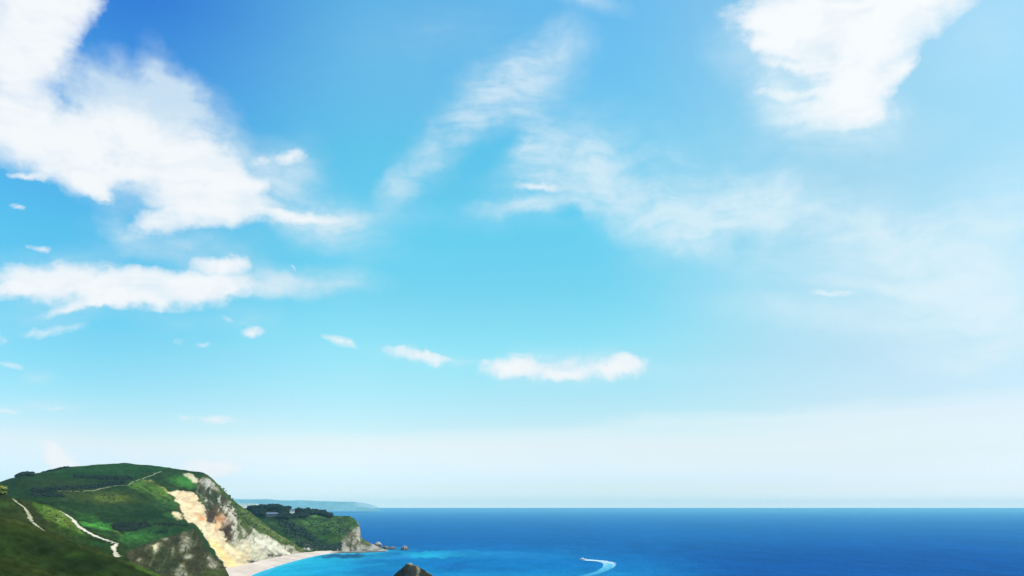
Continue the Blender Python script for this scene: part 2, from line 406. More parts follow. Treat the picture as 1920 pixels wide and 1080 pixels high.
def mat_flat(name, col, rough=.5, spec=.5, metal=0):
    m = bpy.data.materials.new(name); m.use_nodes = True; t = m.node_tree; h = G(t); b = t.nodes['Principled BSDF']
    tcn = h.node('ShaderNodeTexCoord'); n = h.noise(tcn.outputs['Object'], 2.2, 4, .6)
    k = h.m('ADD', h.m('MULTIPLY', h.m('SUBTRACT', n, .5), .25), 1.0)
    h.put(b.inputs['Base Color'], h.vm('SCALE', tuple(col), scale=k))
    b.inputs['Roughness'].default_value = rough; b.inputs['Specular IOR Level'].default_value = spec; b.inputs['Metallic'].default_value = metal
    return m

class Relief:
    def __init__(self, name, top, bottom, ctrl, x0, x1, step, rows, painter, amp=.5, rock_amp=3.0, seed=0, back=.4, mat=M_land, wl=14.0):
        self.top, self.bot, self.dep = line(top), line(bottom), tps(ctrl)
        self.painter, self.amp, self.ra, self.seed, self.wl = painter, amp, rock_amp, seed, wl
        u = np.arange(x0, x1+step*.5, step); v = np.linspace(0, 1, rows)
        U, V = np.meshgrid(u, v, indexing='ij')
        T, B = self.top(U), self.bot(U); PY = T+(B-T)*V
        pt, P = self.eval(U, PY)
        # the land goes on behind its skyline and falls away out of sight
        nb = 10; topP = P[:, 0]; rayh = topP-np.array([0, 0, CAMZ]); L = np.hypot(rayh[:, 0], rayh[:, 1])[:, None]; rayh = rayh/L
        ext = []
        for k in range(nb, 0, -1):
            t = 90.0*(k/nb)**2
            q = topP+rayh*t; q[:, 2] -= back*t*min(1, t/12+.25)
            q[:, 2] += fbm(q[:, 0]/9, q[:, 1]/9, 0, 3, seed)*self.amp*min(1, t/8)*.6
            q[:, 2] = np.maximum(q[:, 2], -3)
            ext.append(q)
        P = np.concatenate([np.stack(ext, 1), P], 1)
        C = np.concatenate([np.repeat(pt.c[:, :1], nb, 1), pt.c], 1)
        self.ob = grid_mesh(name, P, C, mat)
        tag(self.ob, kind='structure')
    def eval(self, px, py):
        pt = Paint(px, py, (0, 0, 0), seed=self.seed); self.painter(pt)
        Y = self.dep(px, py); P = unproj(px, py, Y)
        x, y, z = P[..., 0], P[..., 1], P[..., 2]
        rk = pt.rock
        # gullies and ledges on rock, run roughly downhill
        r = fbm(x/9.0, y/9.0, z/22.0, 5, self.seed+40, .55)+.5*(1-2*np.abs(fbm(x/16., y/16., z/30., 4, self.seed+77)))
        Y2 = Y+rk*self.ra*r
        P = unproj(px, py, Y2)
        g_ = fbm(x/self.wl, y/self.wl, 0, 4, self.seed+5)
        P[..., 2] += self.amp*g_*(1-.5*rk)
        return pt, P
    def pt(self, px, py):
        return self.eval(np.atleast_1d(np.array(px, float)), np.atleast_1d(np.array(py, float)))[1]
    def at(self, px, py):
        return self.pt(px, py)[0]

def resample(pts, step):
    p = np.array(pts, float); d = np.r_[0, np.cumsum(np.hypot(*np.diff(p[:, :2], axis=0).T))]
    t = np.arange(0, d[-1]+step*.5, step)
    # smooth the corners
    out = np.stack([np.interp(t, d, p[:, k]) for k in range(p.shape[1])], -1)
    for _ in range(6): out[1:-1] = (out[:-2]+2*out[1:-1]+out[2:])/4
    return out
def track(name, lay, pts, col, label, cat='path', lift=.22, seed=0):
    """pts: x, y, half width in metres; a worn strip lying on the turf"""
    p = resample(pts, .7)
    c = lay.pt(p[:, 0], p[:, 1])
    t = np.gradient(c[:, :2], axis=0); t /= np.hypot(*t.T)[:, None]+1e-9
    nrm = np.stack([-t[:, 1], t[:, 0]], -1)
    w = p[:, 2]*np.clip(1+1.0*fbm(np.arange(len(p))*.30, 0, seed, 4, 3, .7), .2, 2); rows = []
    for k in np.linspace(-1, 1, 5):
        q = c.copy(); q[:, :2] += nrm*(w*k)[:, None]
        px, py = to_pix(q)
        s = lay.pt(px, py)
        q[:, 2] = c[:, 2]*.5+s[:, 2]*.5 if False else s[:, 2]+0
        q[:, :2] = s[:, :2]
        q[:, 2] += lift*(1-.6*abs(k)**2)
        rows.append(q)
    P = np.stack(rows, 1)
    C = np.ones(P.shape)*np.array(col)*np.clip(1+.7*fbm(P[..., 0]/1.6, P[..., 1]/1.6, 0, 4, 9, .65), .35, 1.4)[..., None]
    C[:, [0, -1]] = C[:, [0, -1]]*.45+np.array((.03,.05,.02))*.55      # trodden turf at the edges
    o = grid_mesh(name, P, C, M_path); tag(o, kind='structure')
    return o

def ico(sub):
    bm = bmesh.new(); bmesh.ops.create_icosphere(bm, subdivisions=sub, radius=1)
    V = np.array([v.co[:] for v in bm.verts]); F = np.array([[v.index for v in f.verts] for f in bm.faces]); bm.free()
    return V, F
ICO = {k: ico(k) for k in (1, 2, 3, 4)}
def blob_cloud(name, items, mat, sub=2, lump=.35, seed=0, parent=None):
    """items: x, y, z, rx, ry, rz, (r, g, b): knobbly leafy or rocky masses joined in one mesh"""
    V0, F0 = ICO[sub]; Vs, Fs, Cs = [], [], []; off = 0
    for i, (x, y, z, rx, ry, rz, c) in enumerate(items):
        n = fbm(V0[:, 0]*1.6+i*7.3, V0[:, 1]*1.6, V0[:, 2]*1.6+seed, 4, seed+1, .65)
        V = V0*(1+lump*2*n[:, None])*np.array([rx, ry, rz])+np.array([x, y, z])
        Vs.append(V); Fs.append(F0+off); off += len(V0)
        k = 1+.5*fbm(V0[:, 0]*3+i, V0[:, 1]*3, V0[:, 2]*3, 3, seed+8)
        Cs.append(np.array(c)[None]*k[:, None])
    return mesh_from(name, np.concatenate(Vs), np.concatenate(Fs), mat, np.concatenate(Cs), smooth=False, parent=parent)

# ------------------------------------------------------------------ the land
GR = (.040,.088,.024); GRB = (.060,.190,.040); GRD = (.016,.034,.016); OLV = (.050,.066,.022)
DRK = (.012,.022,.014); ROCK = (.40,.37,.30); ROCKD = (.075,.066,.055); SCREE = (.50,.385,.235); CHALK = (.56,.52,.42)
RUST = (.40,.13,.035); BRN = (.10,.048,.035); YEL = (.20,.20,.055)

def paint_hill(p):
    p.mix(np.ones(p.px.shape), (.026,.056,.022), 0)
    p.poly([(90,884),(125,876),(235,864),(310,870),(318,880),(262,895),(240,903),(200,896),(120,892)], (.026,.075,.030), soft=6)
    p.ell(195,895,52,4,DRK,.85); p.ell(140,888,50,3,DRK,.4)
    p.ell(190,909,45,4,DRK,.8,tilt=8); p.ell(118,918,62,6,DRK,.9,tilt=4); p.ell(90,926,36,6,DRK,.9); p.ell(30,906,30,8,(.020,.040,.018),.7)
    p.ell(100,905,60,6,(.036,.052,.024),.7)
    p.ell(190,932,75,14,(.060,.082,.026),.9,tilt=-4); p.ell(205,934,30,8,(.120,.155,.036),.85)
    p.ell(230,956,60,10,(.026,.058,.026),.8); p.ell(290,966,50,9,(.015,.036,.022),.9)
    p.poly([(236,908),(262,898),(285,900),(312,922),(330,940),(300,938),(262,922)], (.090,.170,.038), soft=8)
    p.line([(270,912),(320,938)], 2.2, (.030,.052,.024), .8); p.line([(262,916),(300,942)], 2, (.030,.052,.024), .7)
    p.line([(268,899),(285,904),(304,914),(318,925)], 2.0, YEL, .8); p.line([(285,922),(315,932)], 1.6, (.12,.16,.05), .7)
    p.ell(322,945,26,8,(.048,.120,.042),.8)
    p.ell(290,890,20,5,(.04,.07,.03),.7); p.ell(330,892,30,6,(.026,.060,.026),.8)
    p.ell(345,904,24,11,(.055,.190,.045),1,tilt=-8); p.ell(305,905,22,7,(.022,.045,.022),.6)
    p.line([(318,910),(340,919),(366,920)], 3, (.03,.032,.018), .7)
    p.ell(318,966,12,4,(.045,.125,.036),.8)
    # right flank: rock wall falling to the beach
    p.poly([(366,905),(384,893),(402,900),(420,922),(440,942),(462,966),(500,998),(540,1026),(585,1042),(470,1075),(436,1055),(418,1008),(396,972),(384,945),(372,925)], (.25,.225,.170), soft=5, rock=1)
    p.poly([(366,905),(392,905),(405,925),(412,945),(404,958),(390,950),(376,930)], (.045,.050,.034), soft=6, rock=.9)
    p.ell(356,893,10,4,(.55,.45,.30),.8,tilt=-20,rock=.3); p.ell(366,900,9,5,(.50,.42,.28),.8,rock=.4); p.ell(388,906,13,6,(.30,.28,.24),.8,rock=.8)
    p.ell(402,926,12,10,(.028,.040,.024),.85); p.ell(420,932,6,12,(.05,.045,.045),.8,tilt=20); p.ell(378,936,6,9,(.12,.15,.08),.6)
    for (x, y, r) in ((384,935,5),(396,944,5),(400,932,3.5),(415,955,7),(432,950,6),(411,938,3.5),(423,972,8)):
        p.ell(x, y, r*.7, r, (.34,.31,.25), .75, tilt=12)
    # landslip of sand
    p.poly([(317,923),(335,921),(366,924),(377,942),(390,962),(408,988),(432,1016),(458,1040),(478,1052),(446,1070),(424,1068),(402,1035),(384,1004),(366,984),(352,975),(341,960),(333,942)], SCREE, soft=2.5, rock=.12)
    p.poly([(330,923),(362,925),(374,945),(360,960),(345,945)], (.54,.40,.24), soft=8)
    p.line([(398,1015),(425,1048),(440,1062)], 8, (.62,.42,.17), .8, soft=6)
    p.ell(333,966,10,5,(.55,.44,.27),.9,tilt=-20,rock=.3); p.ell(326,963,5,4,(.5,.36,.2),.7)
    p.line([(327,948),(337,957),(346,964)], 1.6, (.07,.05,.03), .7)
    p.ell(374,968,12,4.5,(.48,.27,.11),.7,tilt=-30); p.ell(379,971,6,3.4,RUST,.75,tilt=-25)
    # rust and umber ledges beside the slip
    p.poly([(392,948),(410,944),(424,962),(436,990),(434,1016),(420,1006),(404,985),(388,970)], (.10,.062,.046), soft=5, rock=1)
    for (x, y, rx, ry, c) in ((398,964,7,8,BRN),(411,974,8,6,(.42,.21,.09)),(408,985,6,8,(.50,.33,.17)),(392,977,6,5,BRN),(423,996,6,13,(.055,.030,.030)),(428,1008,5,9,BRN),(416,968,5,8,(.38,.22,.12)),(405,998,3,7,(.26,.12,.05)),(414,1002,5,6,(.50,.38,.22)),(424,980,5,10,(.30,.20,.13)),(388,960,5,4,BRN)):
        p.ell(x, y, rx, ry, c, .8, tilt=-18)
    # pale chalky buttresses and their green gullies
    p.ell(441,985,8,26,(.40,.36,.28),.7,tilt=14,rock=.9)
    for pts, w in (([(447,975),(452,1000),(448,1018)],4),([(462,990),(478,1010)],5),([(480,985),(496,1006)],4),([(430,1018),(446,1034)],2.5),([(500,1020),(516,1036)],2.5),([(470,1030),(480,1042)],2)):
        p.line(pts, w, (.105,.125,.055), .85, soft=3, rock=.7)
    p.ell(475,1020,12,16,(.42,.375,.28),.7,tilt=20); p.ell(505,1015,20,9,(.42,.38,.29),.7,tilt=-38); p.ell(455,1045,18,10,(.48,.38,.22),.6); p.ell(465,1028,6,12,(.52,.38,.2),.5,tilt=20)
    for (x, y, rx, ry) in ((503,1041,5,2.5),(524,1042,7,3),(519,1036,5,2.5),(471,1053,8,2.5),(490,1030,4,3)):
        p.ell(x, y, rx, ry, (.11,.10,.085), .75)
    # green ridge running down to the shore
    p.poly([(380,882),(402,894),(424,916),(448,944),(470,954),(505,985),(540,1010),(572,1030),(590,1034),(560,1033),(520,1014),(495,1000),(482,998),(470,985),(458,992),(448,972),(436,950),(412,920),(396,900)], (.075,.105,.036), soft=4, rock=.25)
    p.ell(460,965,10,22,(.058,.088,.026),.9,tilt=22,rock=.1); p.line([(455,955),(490,985),(530,1010)], 4, (.13,.17,.065), .6, soft=4)
    p.line([(500,990),(540,1015),(565,1030)], 3, (.17,.17,.06), .5, soft=3)
    p.ell(545,1026,10,4,(.42,.38,.28),.6,tilt=-25)
    # joints and crevices of the rock, steeply pitched
    s1 = fbm((p.px+.55*p.py)*.22, p.py*.045, 0, 4, 61, .6); s2 = fbm((p.px+.4*p.py)*.5, p.py*.12, 0, 3, 67, .6)
    rk = sstep(p.rock, .35, .8)
    p.mix(rk*sstep(s1+.5*s2, .12, .42)*.78, (.085,.080,.055)); p.mix(rk*sstep(-s1-.4*s2, .25, .55)*.45, (.46,.42,.32))
    p.ell(508,1022,34,8,(.46,.42,.32),.55,tilt=-38); p.ell(478,1034,26,12,(.48,.42,.30),.45,tilt=-25); p.ell(452,1028,14,16,(.47,.39,.26),.45,tilt=-30); p.line([(402,1000),(424,1024),(456,1048)], 8, SCREE, .7, soft=6)
    sc = (1-rk)*sstep(p.c[..., 0], .3, .45); s3 = fbm((p.px*1.0-.62*p.py)*.16, (p.px+p.py)*.02, 0, 4, 71)
    p.mix(sc*sstep(s3, .05, .5)*.22, (.42,.30,.17)); p.mix(sc*sstep(-s3, .1, .5)*.25, (.56,.46,.30))
    for (x, y, rx, ry, c) in ((399,963,6,7,(.05,.032,.030)),(391,976,5,4,(.07,.045,.035)),(423,994,5,13,(.040,.024,.028)),(428,1009,4,8,(.05,.03,.03)),(408,984,4,6,(.46,.30,.15)),(413,972,5,5,(.34,.16,.07)),(402,932,9,9,(.030,.040,.026)),(418,936,4,11,(.05,.045,.05)),(416,1000,4,5,(.42,.33,.2)),(394,950,8,5,(.04,.045,.032))):
        p.ell(x, y, rx, ry, c, .8, tilt=-14)
    for (x, y, w_) in ((522,1028,3),(535,1034,3),(500,1026,3),(486,1018,3.5),(512,1034,2.5)): p.line([(x-8,y-9),(x+6,y+5)], w_, (.52,.48,.37), .7, soft=2.5)
    p.grain(.26)

H_TOP = [(-300,990),(-120,948),(-40,918),(0,904),(20,897),(45,890),(60,889),(85,883),(105,881),(125,876),(180,871.5),(222,868.5),(235,867.5),(250,869.5),(300,874),(340,880),(380,886),(388,890),(400,899),(412,911),(424,924),(436,937),(445,944),(458,954),(470,961),(500,985),(520,1000),(540,1012),(560,1025),(575,1032),(600,1036)]
H_BOT = [(-300,1000),(-120,975),(-60,960),(60,962),(130,978),(345,1004),(360,1014),(400,1068),(425,1078),(450,1066),(480,1059),(500,1054),(540,1048),(575,1042),(600,1040)]
H_CTRL = [(-120,948,690),(-40,918,720),(0,905,740),(45,890,780),(125,876,850),(235,868,920),(300,874,920),(380,886,880),(400,899,868),(430,930,862),(470,960,870),(540,1012,908),(575,1032,938),(600,1036,962),
 (-60,950,600),(60,925,660),(130,920,685),(240,908,740),(300,886,835),(318,922,762),(250,940,680),(150,940,630),(200,975,570),(300,975,625),(338,975,700),(60,950,590),(120,965,560),
 (366,925,795),(350,955,745),(385,958,778),(400,1000,728),(428,1000,768),(426,1045,700),(446,1062,722),(470,1053,772),
 (380,905,850),(402,948,812),(424,950,832),(442,1000,790),(462,1030,778),(490,1010,835),(500,1044,830),(540,1038,886),(580,1036,938),(470,985,850)]
hill = Relief('hill', H_TOP, H_BOT, H_CTRL, -300, 600, 1.0, 190, paint_hill, amp=.7, rock_amp=3.6, seed=1, back=.45)

def paint_basin(p):
    p.mix(np.ones(p.px.shape), (.030,.060,.026), 0)
    p.ell(110,950,70,9,(.022,.040,.020),.8); p.ell(60,940,50,8,(.020,.038,.018),.7)
    p.ell(155,963,26,4,(.045,.120,.040),.8,tilt=-18); p.ell(125,952,20,4,(.04,.09,.035),.6,tilt=-18)
    p.ell(185,984,34,5.5,(.075,.290,.060),1,tilt=-4); p.ell(165,972,22,3,(.045,.14,.04),.8,tilt=-10); p.ell(205,990,22,5,(.08,.27,.06),.8)
    p.ell(160,977,22,1.6,(.02,.045,.022),.8,tilt=-8); p.ell(180,996,18,2.5,(.03,.06,.025),.7)
    p.ell(190,1001,22,3,(.045,.12,.035),.7,tilt=-12)
    p.ell(240,975,60,4,(.02,.045,.024),.8); p.ell(290,972,30,4,(.045,.125,.04),.8)
    p.ell(238,987,34,8,DRK,.9); p.ell(265,984,20,6,DRK,.8); p.ell(320,983,32,3,(.012,.030,.016),.9)
    p.line([(213,984),(212,992),(222,998),(228,1005)], 2, (.14,.17,.05), .6)
    p.ell(260,1004,32,7,(.048,.165,.045),.9); p.ell(300,998,34,8,(.024,.085,.032),.8); p.ell(305,997,12,3,DRK,.8); p.ell(250,1012,28,6,(.048,.16,.045),.8)
    p.ell(335,996,20,8,(.016,.045,.022),.8); p.ell(330,975,20,5,(.035,.09,.035),.6)
    # broken cliff under the turf edge
    p.poly([(226,1036),(240,1031),(262,1025),(285,1016),(310,1010),(330,1002),(352,998),(358,988),(368,990),(378,1006),(390,1030),(410,1048),(426,1068),(446,1120),(230,1180),(220,1050)], (.060,.052,.034), soft=3, rock=1)
    p.ell(365,1000,10,14,(.028,.036,.018),.7)
    p.ell(300,1040,30,14,(.030,.042,.018),.7); p.ell(370,1035,20,16,(.050,.042,.026),.7); p.ell(320,1060,30,12,(.034,.044,.020),.7)
    for (x, y, rx, ry) in ((350,1016,10,13),(346,1030,7,9),(352,1044,10,4),(296,1025,7,7),(292,1034,6,6),(286,1022,5,4),(262,1050,5,3),(390,1046,6,6),(398,1058,10,7),(332,1072,10,7),(346,1078,12,8),(340,1090,16,8),(310,1012,10,3),(338,1060,4,4),(325,1033,4,8)):
        p.ell(x, y, rx, ry, (.24,.22,.17), .75, soft=.8, rock=1)
    p.ell(292,1026,5,6,(.46,.38,.2),.7)
    p.ell(405,1074,26,8,(.060,.072,.024),.9,rock=.2); p.ell(375,1085,26,9,(.05,.06,.022),.8,rock=.3)
    s1 = fbm((p.px+.4*p.py)*.20, p.py*.06, 0, 4, 63, .6); rk = sstep(p.rock, .35, .8)
    p.mix(rk*sstep(s1, .08, .4)*.7, (.035,.036,.020)); p.mix(rk*sstep(-s1, .22, .5)*.4, (.19,.17,.125))
    p.grain(.35)
B_TOP = [(-300,960),(-120,934),(-60,925),(0,927),(60,936),(100,945),(130,954),(170,967),(230,974),(300,977),(345,981),(357,986),(366,992),(374,1004),(381,1018),(388,1031),(400,1042),(410,1049),(420,1062),(427,1074),(434,1090),(446,1125)]
B_BOT = [(-300,1000),(-60,1000),(60,1010),(130,1040),(230,1110),(300,1180),(446,1190)]
B_CTRL = [(-120,935,520),(0,928,520),(60,936,540),(130,954,545),(170,967,552),(230,974,560),(300,977,600),(345,981,640),(357,986,648),(374,1004,634),(388,1031,612),(410,1049,598),(427,1074,590),
 (200,1000,490),(150,985,470),(90,960,480),(0,940,460),(226,1034,425),(300,1010,540),(262,1025,478),(340,1000,592),(250,1052,430),(330,1040,545),(330,1080,528),(290,1060,470),(390,1080,566),(300,1110,470),(430,1110,565),(350,1020,585),(380,1050,585),(330,1150,490),(0,1000,330)]
basin = Relief('hillside', B_TOP, B_BOT, B_CTRL, -300, 446, 1.0, 200, paint_basin, amp=.5, rock_amp=3.2, seed=2, back=.5)

def paint_slope(p):
    p.mix(np.ones(p.px.shape), (.034,.050,.020), 0)
    p.ell(30,945,46,10,(.045,.062,.024),.8); p.ell(5,945,16,5,(.06,.12,.035),.7)
    p.ell(35,933,12,3,(.03,.032,.028),.8)
    p.poly([(62,944),(92,948),(114,957),(130,968),(150,990),(160,1004),(130,1002),(100,985),(70,960)], (.105,.190,.042), soft=9)
    p.ell(110,972,22,9,(.150,.220,.055),.85,tilt=-40); p.ell(132,985,16,5,(.12,.13,.04),.6,tilt=-45)
    p.ell(60,965,26,14,(.042,.050,.022),.8,tilt=-40); p.ell(90,985,30,10,(.040,.046,.020),.8,tilt=-35)
    p.ell(150,1008,44,8,(.032,.070,.022),.9,tilt=-25); p.ell(115,1000,34,7,(.040,.060,.020),.8,tilt=-25)
    p.ell(196,1022,26,8,(.024,.075,.028),.9,tilt=-20); p.ell(205,1040,20,8,(.030,.066,.026),.8)
    p.ell(190,1014,14,2.5,(.02,.035,.02),.7,tilt=-25)
    p.ell(112,1012,9,2,(.07,.2,.05),.9,tilt=-12)
    p.line([(300,1076),(270,1064),(244,1056)], 5, (.08,.13,.04), .7, soft=4)
    p.grain(.28)
S_TOP = [(-400,925),(-60,922),(0,925),(14,930),(28,934),(60,941),(85,946),(100,951),(114,956),(132,966),(148,981),(163,992),(188,1003),(208,1012),(224,1016),(233,1026),(237,1040),(244,1052),(270,1063),(310,1081),(345,1110)]
S_BOT = [(-400,1020),(-60,985),(0,990),(60,1006),(110,1028),(160,1046),(235,1076),(310,1106),(345,1125)]
S_CTRL = [(-300,925,300),(0,926,320),(60,941,345),(114,956,352),(148,981,342),(188,1003,332),(224,1016,330),(237,1045,312),(270,1063,300),(310,1081,290),(60,985,250),(150,1022,262),(0,965,240),(235,1052,272),(100,985,290),(30,950,285),(-100,985,200),(345,1110,280),(0,990,200),(110,1028,225)]
slope = Relief('slope', S_TOP, S_BOT, S_CTRL, -400, 345, 1.0, 110, paint_slope, amp=.35, rock_amp=1.5, seed=3, back=.35, wl=9.0)

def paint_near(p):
    p.mix(np.ones(p.px.shape), (.027,.046,.017), 0)  # turf kept very dark: cloud shade put into the base colour
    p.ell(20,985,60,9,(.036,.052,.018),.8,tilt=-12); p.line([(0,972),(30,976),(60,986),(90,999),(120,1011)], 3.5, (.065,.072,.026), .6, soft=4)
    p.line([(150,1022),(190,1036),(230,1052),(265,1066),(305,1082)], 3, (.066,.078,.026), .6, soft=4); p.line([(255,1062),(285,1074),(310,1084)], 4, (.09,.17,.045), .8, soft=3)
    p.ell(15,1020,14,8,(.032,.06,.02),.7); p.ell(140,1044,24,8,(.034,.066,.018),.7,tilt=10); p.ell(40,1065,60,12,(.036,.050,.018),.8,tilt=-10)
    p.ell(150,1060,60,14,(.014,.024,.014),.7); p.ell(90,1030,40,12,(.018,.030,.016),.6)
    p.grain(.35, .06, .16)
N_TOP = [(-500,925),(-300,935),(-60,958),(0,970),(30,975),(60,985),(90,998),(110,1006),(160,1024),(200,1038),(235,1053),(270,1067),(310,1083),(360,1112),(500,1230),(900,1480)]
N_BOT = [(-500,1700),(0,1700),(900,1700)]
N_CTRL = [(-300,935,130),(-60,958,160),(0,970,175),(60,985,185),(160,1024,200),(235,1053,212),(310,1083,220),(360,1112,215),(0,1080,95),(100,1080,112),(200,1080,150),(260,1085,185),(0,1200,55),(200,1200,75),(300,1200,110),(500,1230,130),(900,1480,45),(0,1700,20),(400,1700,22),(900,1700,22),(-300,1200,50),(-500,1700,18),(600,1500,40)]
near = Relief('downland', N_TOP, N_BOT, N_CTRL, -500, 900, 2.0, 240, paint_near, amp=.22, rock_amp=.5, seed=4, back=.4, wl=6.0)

def paint_headland(p):
    p.mix(np.ones(p.px.shape), (.105,.190,.100), 0)
    p.ell(500,960,50,8,(.022,.032,.024),.9); p.ell(545,968,60,8,(.03,.045,.03),.8); p.ell(600,962,26,4,DRK,.9,tilt=-12)
    p.ell(520,985,40,10,(.08,.15,.08),.8,tilt=-15); p.ell(540,985,26,8,(.018,.024,.022),.9,tilt=-25); p.ell(565,1000,34,9,(.020,.030,.024),.9,tilt=-25); p.ell(520,975,24,5,(.02,.034,.026),.8)
    p.ell(590,967,30,5,(.14,.26,.11),.9,tilt=-8); p.ell(588,980,34,6,(.14,.27,.12),.9,tilt=-4); p.ell(560,975,24,4,(.06,.12,.05),.7); p.ell(613,975,12,3,(.025,.045,.028),.8,tilt=15)
    p.ell(645,975,24,8,(.12,.20,.08),.8); p.ell(617,996,16,5,(.17,.32,.14),.8); p.ell(630,1000,24,12,(.11,.20,.08),.8)
    p.ell(600,1012,14,14,(.06,.15,.07),.8,tilt=20); p.ell(530,1002,24,7,(.04,.1,.045),.8,tilt=-25); p.ell(580,1020,30,8,(.024,.032,.026),.8); p.ell(628,1026,26,7,(.03,.038,.03),.8)
    p.line([(585,985),(575,1000),(590,1020)],1.6,(.03,.055,.03),.7); p.line([(620,985),(606,1005)],1.6,(.03,.055,.03),.6)
    p.grain(.12)
    p.poly([(672,984),(668,976),(680,984),(682,1012),(716,1024),(740,1040),(690,1042),(625,1040),(634,1022),(640,1010),(655,1000)], (.20,.18,.145), soft=3, rock=1)
    p.ell(652,1000,9,12,(.075,.070,.062),.8,tilt=30,rock=.8); p.ell(655,1022,5,7,(.10,.09,.075),.8); p.ell(648,1012,3,8,(.14,.12,.1),.6); p.ell(666,1014,3,12,(.16,.14,.12),.6)
    p.ell(683,1016,9,6,(.09,.12,.05),.8,tilt=-20,rock=.2); p.ell(700,1026,8,4,(.24,.22,.19),.7); p.ell(672,1000,3,14,(.27,.25,.20),.8); p.ell(645,1030,10,5,(.27,.24,.20),.6); p.line([(660,1008),(657,1034)],2,(.06,.055,.05),.7); p.line([(668,1012),(668,1034)],2,(.09,.08,.07),.6); p.line([(640,1020),(642,1034)],1.6,(.08,.07,.06),.6)
    p.ell(576,1030,12,4,(.30,.26,.23),.7); p.ell(580,1022,8,4,(.24,.22,.22),.6)
    p.grain(.35)
L_TOP = [(420,958),(450,953),(467,952),(490,951.5),(505,950),(540,954),(575,958),(600,960),(615,965),(630,967),(655,968),(664,972),(672,981),(675,990),(677,1008),(683,1012),(695,1018),(706,1024),(716,1028),(728,1032)]
L_BOT = [(420,1000),(500,1030),(530,1042),(560,1041),(600,1040),(660,1038),(700,1037),(728,1036)]
L_CTRL = [(420,958,1180),(467,952,1180),(505,950,1150),(560,957,1110),(600,960,1095),(655,968,1062),(672,982,1045),(676,1006,1030),(690,1016,1030),(706,1024,1022),(728,1032,1005),
 (530,1036,962),(560,1035,966),(600,1035,968),(650,1034.5,972),(700,1034,985),(728,1034,1000),(560,985,1055),(500,975,1090),(620,990,1020),(560,1010,1008),(620,1015,996),(655,1000,1008),(500,1000,1050),(668,1020,1005),(640,972,1065)]
headland = Relief('headland', L_TOP, L_BOT, L_CTRL, 420, 728, .8, 120, paint_headland, amp=.9, rock_amp=4.0, seed=5, back=.5)

# ------------------------------------------------------------------ beach and sea
WL = [(400,1128),(430,1104),(452,1089),(468,1080),(484,1073),(500,1067.5),(520,1061),(540,1055),(560,1049.5),(580,1044.5),(600,1040.5),(612,1038.8),(625,1037.6),(650,1037),(680,1036.4),(700,1035.6),(725,1034)]
BU = [(400,1068,3.6),(440,1064,3.4),(470,1057.5,3.0),(500,1049.5,2.8),(540,1041.5,2.5),(575,1036,2.3),(600,1033.4,2.2),(625,1032.6,2.0),(650,1032,1.8),(680,1031.5,1.7),(725,1031,1.5)]
wl = resample(WL, 1.0); shore = ground(wl[:, 0], wl[:, 1], 0.0)
bu = np.array(BU, float); xu = wl[:, 0]
up = ground(np.clip(xu-4, 400, 725), np.interp(xu, bu[:, 0], bu[:, 1]), np.interp(xu, bu[:, 0], bu[:, 2]))
rows = []
sea_side = shore+(shore-up)*.35; sea_side[:, 2] = -1.2
for t in (0, .5): rows.append(sea_side*(1-t)+shore*t)
for t in np.linspace(0, 1, 14):
    q = shore*(1-t)+up*t; q[:, 2] = np.interp(xu, bu[:, 0], bu[:, 2])*(t**.8)*(1+.06*math.sin(t*14)); rows.append(q)
P = np.stack(rows, 1); P[..., 2] += .12*fbm(P[..., 0]/8, P[..., 1]/8, 0, 3, 3)
bx, by = to_pix(P)
C = np.ones(P.shape)*np.array((.50,.405,.335))
C *= np.clip(1+.25*fbm(P[..., 0]/16, P[..., 1]/16, 0, 4, 6), .7, 1.3)[..., None]
wet = (1-sstep(P[..., 2], .1, .55)); C *= (1-.2*wet)[..., None]
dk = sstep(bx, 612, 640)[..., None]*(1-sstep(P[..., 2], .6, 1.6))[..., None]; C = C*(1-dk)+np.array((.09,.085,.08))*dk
beach = grid_mesh('beach', P, C, M_sand); tag(beach, kind='structure')

